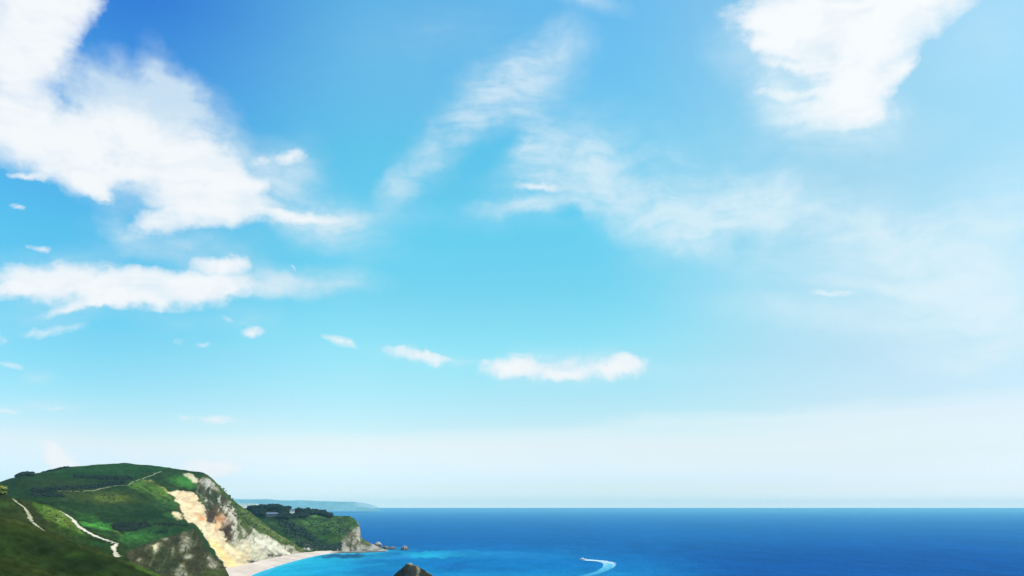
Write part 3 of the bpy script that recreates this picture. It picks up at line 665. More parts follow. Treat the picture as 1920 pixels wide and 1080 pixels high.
def mat_sea():
    m = bpy.data.materials.new('sea_water'); m.use_nodes = True; t = m.node_tree; h = G(t); t.nodes.remove(t.nodes['Principled BSDF'])
    at = h.node('ShaderNodeAttribute', attribute_name='Col')
    tcn = h.node('ShaderNodeTexCoord')
    def mapped(sx_, sy_, r):
        mp = h.node('ShaderNodeMapping'); h.put(mp.inputs[0], tcn.outputs['Object']); mp.inputs['Rotation'].default_value = (0, 0, r); mp.inputs['Scale'].default_value = (sx_, sy_, 1); return mp.outputs[0]
    n1 = h.noise(mapped(.03, .012, .25), 1.0, 8, .68)         # wind lanes and swell
    n2 = h.noise(mapped(.0035, .0015, -.1), 1.0, 5, .6)       # broad patches of current
    n3 = h.noise(mapped(.30, .20, .4), 1.0, 4, .65)           # chop
    f = h.m('ADD', h.m('MULTIPLY', h.m('SUBTRACT', n1, .5), .95), h.m('MULTIPLY', h.m('SUBTRACT', n2, .5), .55))
    f = h.m('ADD', f, h.m('MULTIPLY', h.m('SUBTRACT', n3, .5), .6))
    bp = h.node('ShaderNodeBump'); bp.inputs['Strength'].default_value = .8; bp.inputs['Distance'].default_value = 1.0
    h.put(bp.inputs['Height'], h.m('ADD', h.m('MULTIPLY', n1, 3.0), h.m('MULTIPLY', n3, .7)))
    df = h.node('ShaderNodeBsdfDiffuse'); h.put(df.inputs['Color'], h.vm('SCALE', at.outputs['Color'], scale=h.m('ADD', f, 1.0))); t.links.new(bp.outputs[0], df.inputs['Normal'])
    gl = h.node('ShaderNodeBsdfGlossy'); gl.inputs['Roughness'].default_value = .35; gl.inputs['Color'].default_value = (.35, .85, 1, 1); t.links.new(bp.outputs[0], gl.inputs['Normal'])
    mx = h.node('ShaderNodeMixShader'); 
    # reflection climbs steeply towards grazing view, as Fresnel's law has it for a rippled surface
    ge = h.node('ShaderNodeNewGeometry'); dt = h.node('ShaderNodeVectorMath', operation='DOT_PRODUCT'); t.links.new(ge.outputs['Incoming'], dt.inputs[0]); dt.inputs[1].default_value = (0, 0, 1)
    h.put(mx.inputs[0], h.m('ADD', h.m('MULTIPLY', h.m('EXPONENT', h.m('DIVIDE', dt.outputs['Value'], -.013)), .36), .03))
    t.links.new(df.outputs[0], mx.inputs[1]); t.links.new(gl.outputs[0], mx.inputs[2]); t.links.new(mx.outputs[0], t.nodes['Material Output'].inputs[0])
    return m
M_sea = mat_sea()
azs = np.radians(np.r_[np.arange(-180, -40, 5), np.arange(-40, 40, .12), np.arange(40, 181, 5)])
dips = np.r_[np.linspace(.004, .3, 16)[:-1], np.linspace(.3, 6, 260), np.linspace(6.5, 89.9, 30)]
rad = CAMZ/np.tan(np.radians(dips))
rad = np.minimum(rad, 250000.0)
A, R_ = np.meshgrid(azs, rad[::-1], indexing='ij')
P = np.stack([np.sin(A)*R_, np.cos(A)*R_, np.zeros_like(A)], -1)
sxp, syp = to_pix(P); vis = (P[..., 1] > 50)
sxp = np.where(vis, sxp, -5000); syp = np.where(vis, syp, 2000)
p = Paint(sxp, syp, (.020,.135,.38), warp=3.0, seed=31)
DEEP = (.0035,.080,.245); MID = (.005,.150,.325); TURQ = (.012,.290,.410)
p.mix(np.ones(A.shape), DEEP)
p.ell(1650,1075,420,60,(.002,.050,.205),.85)
p.ell(880,1080,360,44,MID,.95); p.ell(560,1078,210,30,(.008,.21,.38),.8); p.ell(640,1090,240,46,MID,.9); p.ell(980,1058,220,14,(.001,.095,.28),.6)
p.ell(690,1052,40,6,(.004,.078,.24),.8); p.ell(700,1078,50,8,(.004,.080,.24),.5); p.ell(850,1062,40,6,(.005,.083,.245),.6)
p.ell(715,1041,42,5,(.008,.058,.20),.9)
p.ell(812,1040,54,5.5,TURQ,1.0); p.ell(870,1038,80,5,(.010,.17,.34),.7); p.ell(960,1044,110,4,(.008,.14,.31),.6); p.line([(610,1051),(700,1046),(770,1043)],2.2,(.014,.17,.33),.7,soft=3)
p.ell(1130,1076,50,5,(.008,.15,.33),.7)
# turquoise over the sand, clearer towards the waterline
dsh = np.full(A.shape, 1e9)
sel = vis & (R_ < 2500) & (np.degrees(A) > -30) & (np.degrees(A) < 5)
X_, Y_ = P[..., 0][sel], P[..., 1][sel]; best = np.full(X_.shape, 1e9)
S_ = shore[(wl[:, 0] < 640)][::3]
for s_ in S_: best = np.minimum(best, np.hypot(X_-s_[0], (Y_-s_[1])*.55))
dsh[sel] = best
nzz = fbm(P[..., 0]/30, P[..., 1]/60, 0, 3, 8)
w = 1-sstep(dsh*(1+.3*nzz), 12, 95); p.mix(w*.95, TURQ)
w = 1-sstep(dsh*(1+.3*nzz), 0, 12); p.mix(w*.7, (.07,.38,.46))
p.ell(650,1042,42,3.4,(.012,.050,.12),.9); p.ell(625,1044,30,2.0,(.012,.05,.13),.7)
water = grid_mesh('water', P, p.c, M_sea, flip=True); tag(water, kind='structure')

# surf where the water meets the shingle
rows = []
for t in (-1.0, -.3, .4, 1.0):
    q = shore.copy(); dirn = (up-shore)[:, :2]; dirn /= np.hypot(*dirn.T)[:, None]
    wd = (1.1+.9*fbm(np.arange(len(q))*.13, 0, 0, 3, 4))
    q[:, :2] += dirn*(wd*t-1.0)[:, None]; q[:, 2] = .06+.10*(1-abs(t)); rows.append(q)
P = np.stack(rows, 1)[wl[:, 0] < 618]
surf = grid_mesh('surf', P, np.ones(P.shape)*.75, M_path); tag(surf, 'thin white line of surf along the curved beach', 'surf', kind='stuff')

# far coast across the bay
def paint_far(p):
    p.mix(np.ones(p.px.shape), (.17,.33,.42), 0); p.ell(690,946,24,6,(.34,.38,.36),.7); p.grain(.1)  # haze blue put into the land colour, on top of the haze volume
FT = [(380,940),(440,936),(500,936),(530,938.5),(560,938),(600,939.5),(640,940.5),(664,941),(680,943),(692,945.5),(702,948.5),(712,953)]
FB = [(380,958),(712,958)]
FC = [(x, 937, 9600+abs(x-500)*1) for x in (380,440,500,560,620,680,708)]+[(x, 957, 9000) for x in (380,440,500,560,620,680,708)]
far1 = Relief('distant_coast', FT, FB, FC, 380, 712, 1.0, 24, paint_far, amp=4, rock_amp=0, seed=7, back=.08, mat=M_far, wl=500)
def paint_far2(p):
    p.mix(np.ones(p.px.shape), (.46,.42,.32), 0); p.ell(450,944,80,3,(.24,.32,.26),.7); p.grain(.3)
FT = [(380,940),(450,943),(480,944.5),(500,947),(520,951),(536,955)]
FB = [(380,962),(536,962)]
FC = [(x, 943, 6900) for x in (380,450,536)]+[(x, 961, 5600) for x in (380,450,536)]
far2 = Relief('coast', FT, FB, FC, 380, 536, 1.0, 20, paint_far2, amp=3, rock_amp=0, seed=8, back=.1, mat=M_far, wl=200)

# ------------------------------------------------------------------ tracks
TC = (.30,.28,.17)
track('path', hill, [(108,921.5,0.43),(140,922.5,0.72),(165,921,0.79),(200,915.5,0.72),(222,912,0.58),(238,909.5,0.72)], TC, '', lift=.35)
track('path', hill, [(240,908,0.29),(262,899,0.29),(285,891,0.36),(296,885.5,0.72),(302,883,0.65)], (.34,.34,.24), '', lift=.3, seed=4)
track('path', slope, [(24,936,0.25),(34,943,0.32),(45,951,0.43),(51,960,0.47),(57,972,0.50),(69,987,0.43),(80,996,0.47),(95,1005,0.50)], TC, '', lift=.2, seed=2)
track('path', slope, [(112,960.5,0.36),(122,965,0.58),(134,973,0.72),(146,986,0.79),(161,997,0.68),(186,1009,0.72),(204,1016,0.86),(216,1020.5,1.01)], (.47,.43,.33), '', lift=.22, seed=3)
track('path', slope, [(219,1021,1.15),(212,1027,0.72),(214,1034,0.65),(219,1042,0.86),(228,1045,0.86)], (.46,.40,.30), '', lift=.22, seed=5)

# ------------------------------------------------------------------ scrub, woods and hedges
def scatter(lay, n, region, rr, col, seed, sink=.35, keep=None):
    """bush masses standing on a landform; region is a polygon in measured coordinates"""
    r = np.random.RandomState(seed); P = np.array(region, float); lo, hi = P.min(0), P.max(0); out = []
    X = r.uniform(lo[0], hi[0], n*8); Y = r.uniform(lo[1], hi[1], n*8)
    ok = d_poly(X, Y, region) > 0
    if keep is not None: ok &= keep(X, Y)
    X, Y = X[ok][:n], Y[ok][:n]
    Q = lay.pt(X, Y)
    for q in Q:
        a = r.uniform(*rr); k = r.uniform(.7, 1.35); w = a*r.uniform(.9, 1.5)
        out.append((q[0], q[1], q[2]+a*.5-a*sink, w, w*r.uniform(.8, 1.2), a*.8, tuple(c*k for c in col)))
    return out
def band(pts, h):
    p = [(x, y-h/2) for x, y in pts]+[(x, y+h/2) for x, y in pts[::-1]]
    return p
def scrub(name, items, label, cat, sub=2, seed=0, lump=.35):
    o = blob_cloud(name, items, M_leaf, sub, lump, seed); tag(o, label, cat, kind='stuff'); return o
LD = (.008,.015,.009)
def clear_of_houses(X, Y):
    return ~(((X > 496) & (X < 524) & (Y > 953.5) & (Y < 974)) | ((X > 540) & (X < 557) & (Y > 953) & (Y < 970)))
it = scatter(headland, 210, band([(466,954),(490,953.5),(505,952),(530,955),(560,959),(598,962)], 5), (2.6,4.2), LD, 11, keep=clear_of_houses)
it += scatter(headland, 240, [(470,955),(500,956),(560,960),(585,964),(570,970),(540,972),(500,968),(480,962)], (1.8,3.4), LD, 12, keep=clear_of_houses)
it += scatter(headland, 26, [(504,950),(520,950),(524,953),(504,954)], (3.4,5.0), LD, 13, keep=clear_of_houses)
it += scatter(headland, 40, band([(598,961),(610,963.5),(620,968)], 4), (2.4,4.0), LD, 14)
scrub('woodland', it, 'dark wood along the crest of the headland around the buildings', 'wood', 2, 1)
it = scatter(headland, 230, [(520,975),(548,978),(580,995),(604,1016),(612,1030),(575,1032),(556,1018),(535,1000)], (.9,1.9), (.022,.036,.024), 15)
it += scatter(headland, 120, [(604,1022),(640,1018),(640,1031),(604,1032)], (.9,1.8), (.018,.030,.020), 16)
it += scatter(headland, 160, [(560,965),(650,972),(660,990),(640,1010),(610,1008),(590,985),(560,975)], (.7,1.5), (.028,.060,.028), 17)
scrub('scrub', it, 'dark thorn scrub filling the slope below the headland wood', 'scrub', 1, 2)
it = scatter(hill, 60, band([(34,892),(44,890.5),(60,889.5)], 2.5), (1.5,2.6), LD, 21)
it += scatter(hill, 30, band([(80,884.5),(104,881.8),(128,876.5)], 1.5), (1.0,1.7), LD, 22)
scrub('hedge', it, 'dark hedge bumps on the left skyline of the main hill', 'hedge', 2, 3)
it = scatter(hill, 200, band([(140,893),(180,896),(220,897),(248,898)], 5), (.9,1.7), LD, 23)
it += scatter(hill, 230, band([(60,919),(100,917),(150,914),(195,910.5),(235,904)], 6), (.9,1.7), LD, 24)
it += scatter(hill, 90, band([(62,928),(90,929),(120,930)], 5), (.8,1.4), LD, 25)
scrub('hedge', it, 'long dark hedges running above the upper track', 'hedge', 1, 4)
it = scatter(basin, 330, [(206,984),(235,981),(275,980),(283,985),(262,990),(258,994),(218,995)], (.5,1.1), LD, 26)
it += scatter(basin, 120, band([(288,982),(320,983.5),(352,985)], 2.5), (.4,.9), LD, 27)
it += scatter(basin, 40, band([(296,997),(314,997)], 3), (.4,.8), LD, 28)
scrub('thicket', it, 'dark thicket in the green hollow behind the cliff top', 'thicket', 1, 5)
it = scatter(basin, 150, [(230,1034),(262,1026),(310,1011),(352,1000),(376,1010),(400,1044),(430,1080),(430,1110),(240,1110)], (.25,.7), (.055,.062,.028), 29)
it += scatter(hill, 90, [(368,915),(392,925),(430,930),(445,950),(470,985),(455,990),(428,950),(404,950),(385,948)], (.5,1.2), (.045,.052,.026), 30)
it += scatter(hill, 200, [(402,898),(424,920),(446,948),(470,962),(505,990),(545,1016),(575,1032),(545,1026),(500,1002),(470,985),(448,965)], (.5,1.3), (.055,.080,.028), 31)
scrub('cliff_scrub', it, 'low bushes clinging to the broken cliffs', 'scrub', 1, 6)

def thin_grass(X, Y): return fbm(X*.06, Y*.12, 0, 3, 55) > .02
it = scatter(hill, 420, [(10,903),(120,880),(235,872),(330,882),(312,915),(320,955),(240,960),(100,940),(20,925)], (.3,.9), (.020,.036,.016), 41, keep=thin_grass)
it += scatter(basin, 260, [(60,945),(170,970),(340,984),(300,1006),(232,1028),(180,1000),(110,960)], (.2,.55), (.022,.042,.018), 42, keep=thin_grass)
it += scatter(slope, 260, [(0,932),(60,945),(112,962),(150,1005),(215,1035),(120,1012),(50,975),(0,966)], (.12,.38), (.026,.036,.014), 43, keep=thin_grass)
scrub('grass_tussock', it, 'dark tussocks and low bushes scattered over the green slopes', 'tussocks', 1, 8)

# a yellow gorse bush at the left edge, on the nearer crest
c0 = slope.at(1, 930); r = np.random.RandomState(3)
root = bpy.data.objects.new('gorse_bush', None); link(root); root.location = c0
tag(root, 'yellow green gorse bush on the crest at the far left', 'bush')
it = []
for k in range(46):
    a, e, q = r.uniform(0, 6.28), r.uniform(.05, 1), r.uniform(0, 1)**.5
    it.append((q*2.1*math.cos(a)-.3, q*1.6*math.sin(a), .6+e*3.6*(1-.35*q*q), r.uniform(.4, .8), r.uniform(.4, .8), r.uniform(.35, .65), (.17,.18,.03) if r.rand() < .6 else (.09,.13,.03)))
blob_cloud('foliage', it, M_leaf, 2, .4, 9, parent=root)
def tube(V, F, a, b, ra, rb, n=8):
    a, b = np.array(a, float), np.array(b, float); d = (b-a)/np.linalg.norm(b-a); u = np.cross(d, (0.3,.9,.1)); u /= np.linalg.norm(u); w = np.cross(d, u); o = len(V)
    for P_, R0 in ((a, ra), (b, rb)):
        for k in range(n): V.append(P_+R0*(math.cos(6.2832*k/n)*u+math.sin(6.2832*k/n)*w))
    for k in range(n): F.append((o+k, o+(k+1) % n, o+n+(k+1) % n, o+n+k))
    F.append(tuple(range(o+n, o+2*n))); F.append(tuple(range(o+n-1, o-1, -1)))
V, F = [], []
for k in range(6):
    a = k*1.05; tube(V, F, (.15*math.cos(a), .15*math.sin(a), -.5), (.9*math.cos(a), .8*math.sin(a), 1.6), .09, .04)
mesh_from('stem', V, F, M_rock, np.ones((len(V), 3))*np.array((.09,.065,.04)), parent=root)

# ------------------------------------------------------------------ buildings on the headland
M_white = mat_flat('lime_wash', (.80,.78,.74), .8, .2); M_slate = mat_flat('slate', (.10,.115,.14), .6, .4)
M_steel = mat_flat('blue_grey_sheet', (.10,.135,.18), .7, .2); M_glass = mat_flat('window_glass', (.03,.035,.045), .1, .6); M_clad = mat_flat('grey_boarding', (.09,.10,.12), .8, .2)
M_brick = mat_flat('brick', (.24,.13,.10), .9, .2); M_wood = mat_flat('painted_wood', (.15,.19,.22), .6, .3)
def box(V, F, x0, x1, y0, y1, z0, z1):
    o = len(V); V += [np.array((x, y, z), float) for x in (x0, x1) for y in (y0, y1) for z in (z0, z1)]
    F += [tuple(o+i for i in f) for f in ((0,1,3,2),(4,6,7,5),(0,4,5,1),(2,3,7,6),(0,2,6,4),(1,5,7,3))]
def part(name, fn, mat, parent):
    V, F = [], []; fn(V, F); return mesh_from(name, V, F, mat, parent=parent)
def building(name, loc, rz, L, D, Hh, rise, mw, mr, label, cat, wins, chimney=True, door=0.0):
    e = bpy.data.objects.new(name, None); link(e); e.location = loc; e.rotation_euler = (0, 0, rz); tag(e, label, cat)
    def wall(V, F):
        box(V, F, -L/2, L/2, -D/2, D/2, -1.5, Hh)
        o = len(V)
        for sx_ in (-L/2, L/2): V += [np.array(v, float) for v in ((sx_, -D/2+.003, Hh), (sx_, D/2-.003, Hh), (sx_, 0, Hh+rise-.08))]
        F += [(o, o+2, o+1), (o+3, o+4, o+5)]
    part('wall', wall, mw, e)
    def roof(V, F):
        for s in (-1, 1):
            o = len(V); ov = .35
            for x in (-L/2-.3, L/2+.3):
                for (y, z) in ((0, Hh+rise), (s*(D/2+ov), Hh-ov*rise/(D/2)), (s*(D/2+ov), Hh-ov*rise/(D/2)+.14), (0, Hh+rise+.14)): V.append(np.array((x, y, z), float))
            F += [(o, o+1, o+5, o+4), (o+1, o+2, o+6, o+5), (o+2, o+3, o+7, o+6), (o, o+3, o+2, o+1), (o+4, o+5, o+6, o+7)]
    rf = part('roof', roof, mr, e)
    if chimney: part('chimney', lambda V, F: (box(V, F, L*.32, L*.32+.7, -.35, .35, Hh+rise*.6, Hh+rise+.9), box(V, F, L*.32-.06, L*.32+.76, -.41, .41, Hh+rise+.903, Hh+rise+1.03)), M_brick, rf)
    for (wx, wz, ww, wh) in wins:
        w_ = part('window', lambda V, F: (box(V, F, wx-ww/2-.07, wx+ww/2+.07, -D/2-.06, -D/2-.003, wz-.07, wz), box(V, F, wx-ww/2-.07, wx+ww/2+.07, -D/2-.06, -D/2-.003, wz+wh, wz+wh+.07),
              box(V, F, wx-ww/2-.07, wx-ww/2, -D/2-.06, -D/2-.003, wz+.003, wz+wh-.003), box(V, F, wx+ww/2, wx+ww/2+.07, -D/2-.06, -D/2-.003, wz+.003, wz+wh-.003)), M_wood, e)
        part('pane', lambda V, F: box(V, F, wx-ww/2+.004, wx+ww/2-.004, -D/2-.04, -D/2-.01, wz+.004, wz+wh-.004), M_glass, w_)
    d = part('door', lambda V, F: box(V, F, door-.45, door+.45, -D/2-.05, -D/2-.004, .05, 2.05), M_wood, e)
    part('handle', lambda V, F: box(V, F, door+.28, door+.38, -D/2-.10, -D/2-.055, 1.0, 1.06), M_steel, d)
    return e
hp = headland.at(548, 961.5)
building('cottage', (hp[0], hp[1], hp[2]+.1), .12, 6.0, 5.0, 2.9, 1.3, M_white, M_slate, 'small white cottage among dark trees on the headland', 'cottage', [(-2.0,1.0,.7,.9),(2.0,1.0,.7,.9)])
hp = headland.at(511, 966)
building('barn', (hp[0], hp[1], hp[2]-.2), .10, 15.0, 9.0, 2.3, 1.9, M_clad, M_steel, 'long barn with a blue grey roof in the headland wood', 'barn', [(-5.5,.9,1.1,.8),(-2.8,.9,1.1,.8),(5.2,.9,1.1,.8)], chimney=False, door=2.0)

# ------------------------------------------------------------------ rocks in the water
def sea_rock(name, px, py, wpx, hpx, label, cat, seed, col, top=None, group=None, dy=1.0):
    c = ground(px, py, 0.0); s = c[1]/FPX/CT
    rx, rz = wpx*.5*s, hpx*s; V0, F0 = ICO[4]
    d = 1+.38*fbm(V0[:, 0]*1.5+seed, V0[:, 1]*1.5, V0[:, 2]*1.5, 5, seed, .6)-.25*np.abs(fbm(V0[:, 0]*2.6, V0[:, 1]*2.6+seed, V0[:, 2]*1.2, 4, seed+3))
    V = V0*d[:, None]; V[:, 0] *= rx; V[:, 1] *= rx*dy; V[:, 2] = np.where(V[:, 2] > 0, V[:, 2]*rz, V[:, 2]*1.5)
    cc = np.ones(V.shape)*np.array(col)
    if top is not None:
        k = sstep(V[:, 2]/rz+.35*fbm(V0[:, 0]*4, V0[:, 1]*4, V0[:, 2]*4, 3, seed+5), .35, .8)[:, None]; cc = cc*(1-k)+np.array(top)*k
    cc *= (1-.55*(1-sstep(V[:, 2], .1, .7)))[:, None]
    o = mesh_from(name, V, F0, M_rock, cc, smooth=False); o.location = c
    tag(o, label, cat, group); return o
sea_rock('rock', 709, 1026, 15, 8.5, 'pale topped rock at the tip of the headland reef', 'rock', 3, (.07,.065,.07), (.40,.37,.33), 'rocks off the headland')
sea_rock('rock', 724, 1029.5, 13, 5.5, 'low dark rock between the pale topped rock and the reef end', 'rock', 5, (.055,.052,.06), (.14,.13,.13), 'rocks off the headland')
sea_rock('rock', 736, 1030, 13, 5.0, 'last dark rock of the reef, beside the open gap', 'rock', 8, (.05,.048,.056), (.20,.18,.17), 'rocks off the headland')
sea_rock('rock', 758.5, 1031.5, 15, 7.0, 'lone dark rock standing apart beyond the gap', 'rock', 12, (.07,.066,.07), (.22,.21,.17), 'rocks off the headland')
sea_rock('rock', 694, 1034.5, 18, 5, 'light brown ledge at the water under the headland cliff', 'rock', 17, (.12,.11,.10), (.32,.29,.25), 'rocks off the headland')
for i, (x, y, w_, h_, lb) in enumerate(((524,1044.5,9,4.5,'largest dark boulder at the foot of the pale cliff'),(503,1043.5,6,3,'small dark boulder left of the largest one at the cliff foot'),(471,1054,10,3.2,'grey boulder at the landslip end of the beach'),(577,1034.5,8,4,'light boulder where the far end of the beach meets the scrub'))):
    b = sea_rock('boulder', x, y, w_, h_, lb, 'boulder', 20+i*3, (.15,.14,.12) if i < 3 else (.36,.32,.28), (.24,.22,.19) if i < 3 else None, 'boulders along the cliff foot')
    q = hill.at(min(x, 596), y-2); b.location = q; b.location.z += .1

# sea stack in the foreground bay
ks = 440.0
def sp(px, py, dY=0): return unproj(px, py, ks+dY)
prof = [(600,-8),(690,1106),(715,1092),(735,1080),(748,1069),(757,1060),(763,1055.5),(768,1054),(774,1056.5),(783,1060.5),(792,1066),(800,1070),(815,1080),(835,1096),(860,1118)]
pz = [(sp(x, y)[0], sp(x, y)[2]) for x, y in prof[1:]]
pz = [(pz[0][0]-26, -3)]+pz+[(pz[-1][0]+20, -3)]
px_ = np.array([a for a, b in pz]); pz_ = np.array([b for a, b in pz])
gx = np.linspace(px_[0]-4, px_[-1]+4, 190); gy = np.linspace(-42, 60, 150)
X, Y = np.meshgrid(gx, gy, indexing='ij'); Z = np.interp(X, px_, pz_)
fall = np.where(Y < 0, .80*np.abs(Y)**1.05, .6*Y); Z = Z-fall*(1+.25*fbm(X/9, Y/9, 0, 3, 4))
ridge = 1-2*np.abs(fbm(X/7+Y/22, Y/30, 0, 4, 15)); env = sstep(np.abs(Y), 0, 5)
Z = Z*1.0+env*(1.1*ridge*sstep(np.abs(Y), 0, 10)+.9*fbm(X/4, Y/4, 0, 5, 6, .6))+.55*fbm(X/2.2, Y/3.0, 0, 5, 16, .68)-.5*np.abs(fbm(X/3.4+9, Y/8, 0, 3, 26))
Z = np.maximum(Z, -3.0)
P = np.stack([X, Y+ks, Z], -1); qx, qy = to_pix(P)
p = Paint(qx, qy, (.040,.034,.024), warp=.8, seed=44)
p.poly([(700,1120),(735,1078),(756,1060),(766,1056),(768,1064),(752,1085),(740,1120)], (.026,.038,.014), soft=6)
p.poly([(774,1060),(778,1085),(770,1120),(700,1140),(760,1064)], (.030,.026,.030), soft=4)
p.poly([(790,1064),(815,1080),(860,1120),(796,1120),(788,1085)], (.024,.021,.028), soft=4)
p.grain(.3,.5,.4,77)
p.line([(767,1054),(774,1058),(783,1060),(784,1070),(781,1086),(778,1110)], 2.6, (.17,.16,.115), .9, soft=2.5)
p.line([(766,1055),(774,1058)], 2, (.28,.27,.16), .9, soft=2); p.line([(800,1070),(812,1078),(826,1092)], 2.5, (.20,.22,.10), .8, soft=2)
p.grain(.35)
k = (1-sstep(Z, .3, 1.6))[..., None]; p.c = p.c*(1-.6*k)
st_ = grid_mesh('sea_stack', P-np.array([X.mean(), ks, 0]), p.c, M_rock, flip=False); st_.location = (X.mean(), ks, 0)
tag(st_, 'dark craggy sea stack with a pale crest, at the bottom edge of the bay', 'sea stack')

# ------------------------------------------------------------------ motor boat and its wake
M_hull = mat_flat('white_gelcoat', (.82,.82,.80), .25, .5); M_trim = mat_flat('dark_trim', (.05,.06,.08), .5, .4)
bc = ground(1093, 1050.0, 0.0)
boat = bpy.data.objects.new('motorboat', None); link(boat); boat.location = (bc[0], bc[1], .15); boat.rotation_euler = (0, math.radians(4), math.radians(176))
tag(boat, 'small white motorboat at the tip of the curving wake', 'motorboat')
def hull(V, F):
    st = [(-3.4,1.15,.95,-.35),(-2,1.25,.98,-.42),(0,1.28,1.02,-.45),(1.6,1.12,1.12,-.38),(2.8,.66,1.25,-.15),(3.5,.08,1.4,.45)]
    o = len(V)
    for (x, w_, t_, k_) in st:
        for (yy, zz) in ((-w_, t_), (-w_*.93, t_*.35), (-w_*.55, k_*.45), (0, k_), (w_*.55, k_*.45), (w_*.93, t_*.35), (w_, t_)): V.append(np.array((x, yy, zz), float))
    for i in range(len(st)-1):
        for j in range(6): a = o+i*7+j; F.append((a, a+7, a+8, a+1))
        F.append((o+i*7, o+i*7+6, o+i*7+13, o+i*7+7))
    F.append(tuple(o+j for j in range(7)))
hb = part('hull', hull, M_hull, boat)
def strake(s):
    def f(V, F):
        K = [(-3.4,1.17,.9),(-2,1.27,.93),(0,1.30,.97),(1.6,1.14,1.07),(2.8,.68,1.2)]; o = len(V)
        for (x, w_, z) in K: V.extend(np.array(v, float) for v in ((x, s*(w_-.03), z-.05), (x, s*(w_+.05), z-.05), (x, s*(w_+.05), z+.05), (x, s*(w_-.03), z+.05)))
        for i in range(4):
            for j in range(4): a = o+i*4+j; b_ = o+i*4+(j+1) % 4; F.append((a, b_, b_+4, a+4))
    return f
for s_ in (-1, 1): part('rubbing_strake', strake(s_), M_trim, hb)
def cab(V, F):
    o = len(V); V += [np.array(v, float) for v in ((-.6,-.8,1.0),(1.5,-.7,1.1),(1.5,.7,1.1),(-.6,.8,1.0),(-.5,-.66,2.15),(.7,-.6,2.15),(.7,.6,2.15),(-.5,.66,2.15))]
    F += [(o+4,o+5,o+6,o+7),(o,o+1,o+5,o+4),(o+2,o+3,o+7,o+6),(o+3,o,o+4,o+7),(o+1,o+2,o+6,o+5)]
cb = part('cabin', cab, M_hull, boat)
def scr(V, F):
    o = len(V); V += [np.array(v, float) for v in ((1.36,-.56,1.30),(1.36,.56,1.30),(.84,.50,2.0),(.84,-.50,2.0))]; F.append((o,o+1,o+2,o+3))
    o = len(V); V += [v+np.array((.03,0,.02)) for v in V[o-4:o]]; F += [(o,o+1,o+2,o+3),(o-4,o,o+3,o-1),(o-3,o-2,o+2,o+1)]
part('windscreen', scr, M_glass, cb)
def motor(V, F): box(V, F, -3.85, -3.42, -.22, .22, .5, 1.35); tube(V, F, (-3.65,0,.52), (-3.65,0,-.7), .12, .08)
part('outboard_motor', motor, M_trim, boat)
# the wake: a ragged sheet of foam and aerated water a few centimetres proud of the sea
outer = resample([(1094,1048.6),(1110,1049.2),(1130,1050.8),(1146,1052.4),(1156,1054),(1158.5,1057),(1155,1062),(1146,1068),(1130,1074),(1110,1080),(1085,1087),(1050,1098)], .7)
inner = resample([(1094,1050.6),(1108,1051.6),(1120,1052.8),(1128,1055),(1131,1058),(1130,1062),(1124,1067),(1114,1072),(1100,1076),(1085,1080),(1060,1087),(1030,1096)], .7)
n = 170; t = np.linspace(0, 1, n)
oi = np.stack([np.interp(t*(len(outer)-1), np.arange(len(outer)), outer[:, k]) for k in (0, 1)], -1)
ii = np.stack([np.interp(t*(len(inner)-1), np.arange(len(inner)), inner[:, k]) for k in (0, 1)], -1)
S = np.linspace(.0, 1.0, 40); rag = .10*fbm(t*26, 0, 0, 4, 5); rag2 = .10*fbm(t*26, 5, 0, 4, 9)
PX = oi[:, None, 0]*(1-S)+ii[:, None, 0]*S; PY = oi[:, None, 1]*(1-S)+ii[:, None, 1]*S
P = ground(PX, PY, .05)
nz = fbm(P[..., 0]/2.2, P[..., 1]/5., 0, 4, 3, .6)
SS = np.broadcast_to(S, PX.shape); TT = np.broadcast_to(t[:, None], PX.shape)
edge = np.minimum(SS-(-.0)+rag[:, None], 1-SS+rag2[:, None])
foam = sstep(.95-TT*2.3+nz*.45+np.exp(-((SS-.10)/.16)**2)*(.9-TT)*.6, .05, .75)
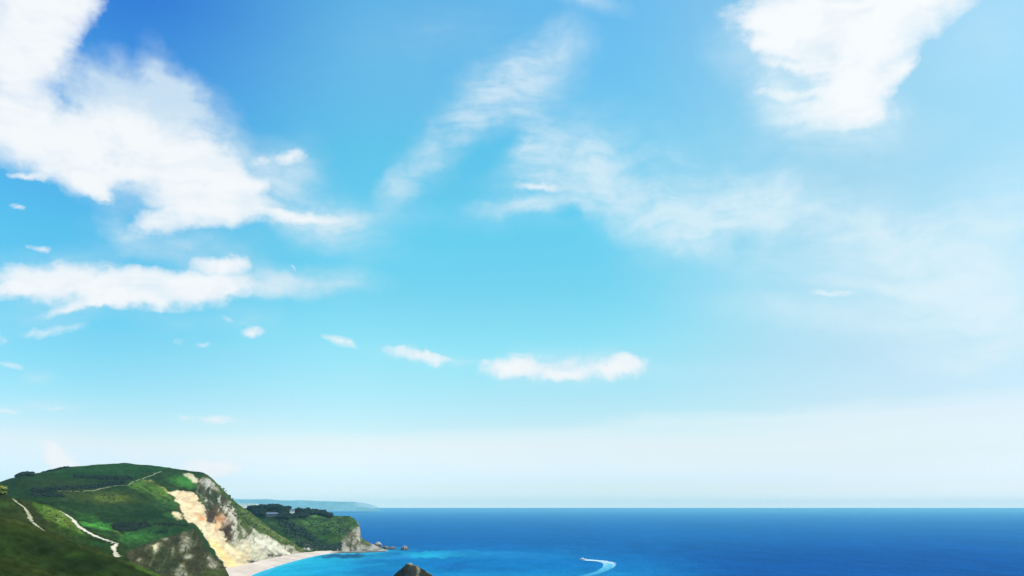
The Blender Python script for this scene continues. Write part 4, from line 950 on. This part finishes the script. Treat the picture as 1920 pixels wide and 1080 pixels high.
white, aer = np.array((.60,.68,.71)), np.array((.045,.34,.47))
C = aer*(1-foam[..., None])+white*foam[..., None]
sea_c = np.array((.007,.090,.26)); al = (sstep(edge+nz*.10, -.02, .16)*(1-sstep(TT, .55, .95))*(1-.35*sstep(TT,.3,.6)))[..., None]
al = al*np.clip(1-.35*(nz[..., None] > .15), 0, 1)
C = sea_c*(1-al)+C*al
P[..., 2] = .03+.22*al[..., 0]*foam*(.6+.4*nz)
# drop the cells outside the ragged edge so the sea itself shows there
keepv = al[..., 0] > .12; idx = np.arange(P[..., 0].size).reshape(PX.shape)
q = np.stack([idx[:-1, :-1], idx[1:, :-1], idx[1:, 1:], idx[:-1, 1:]], -1).reshape(-1, 4); kf = keepv.reshape(-1)[q].all(1)
me_v = P.reshape(-1, 3); fq = q[kf]; used = np.unique(fq); mp_ = -np.ones(len(me_v), int); mp_[used] = np.arange(len(used))
wake = mesh_from('wake', me_v[used], mp_[fq], M_path, C.reshape(-1, 3)[used], smooth=True)
tag(wake, 'white and turquoise foam wake curving behind the motorboat', 'wake', kind='stuff')

# ------------------------------------------------------------------ sea haze
me = bpy.data.meshes.new('haze'); X1, X2, Y1, Y2, Z1, Z2 = -13000, 13000, -2000, 13000, -1.0, 158.0
V = [(x, y, z) for x in (X1, X2) for y in (Y1, Y2) for z in (Z1, Z2)]
me.from_pydata(V, [], [(0,1,3,2),(4,6,7,5),(0,4,5,1),(2,3,7,6),(0,2,6,4),(1,5,7,3)]); me.update()
haze = link(bpy.data.objects.new('haze', me)); tag(haze, 'pale blue sea haze over the bay', 'haze', kind='stuff')
m = bpy.data.materials.new('haze'); m.use_nodes = True; t = m.node_tree; t.nodes.clear()
pv = t.nodes.new('ShaderNodeVolumePrincipled'); out = t.nodes.new('ShaderNodeOutputMaterial')
pv.inputs['Color'].default_value = (.33,.80,.98,1); pv.inputs['Density'].default_value = 6.0e-5
pv.inputs['Anisotropy'].default_value = 0.0
t.links.new(pv.outputs[0], out.inputs['Volume']); me.materials.append(m)
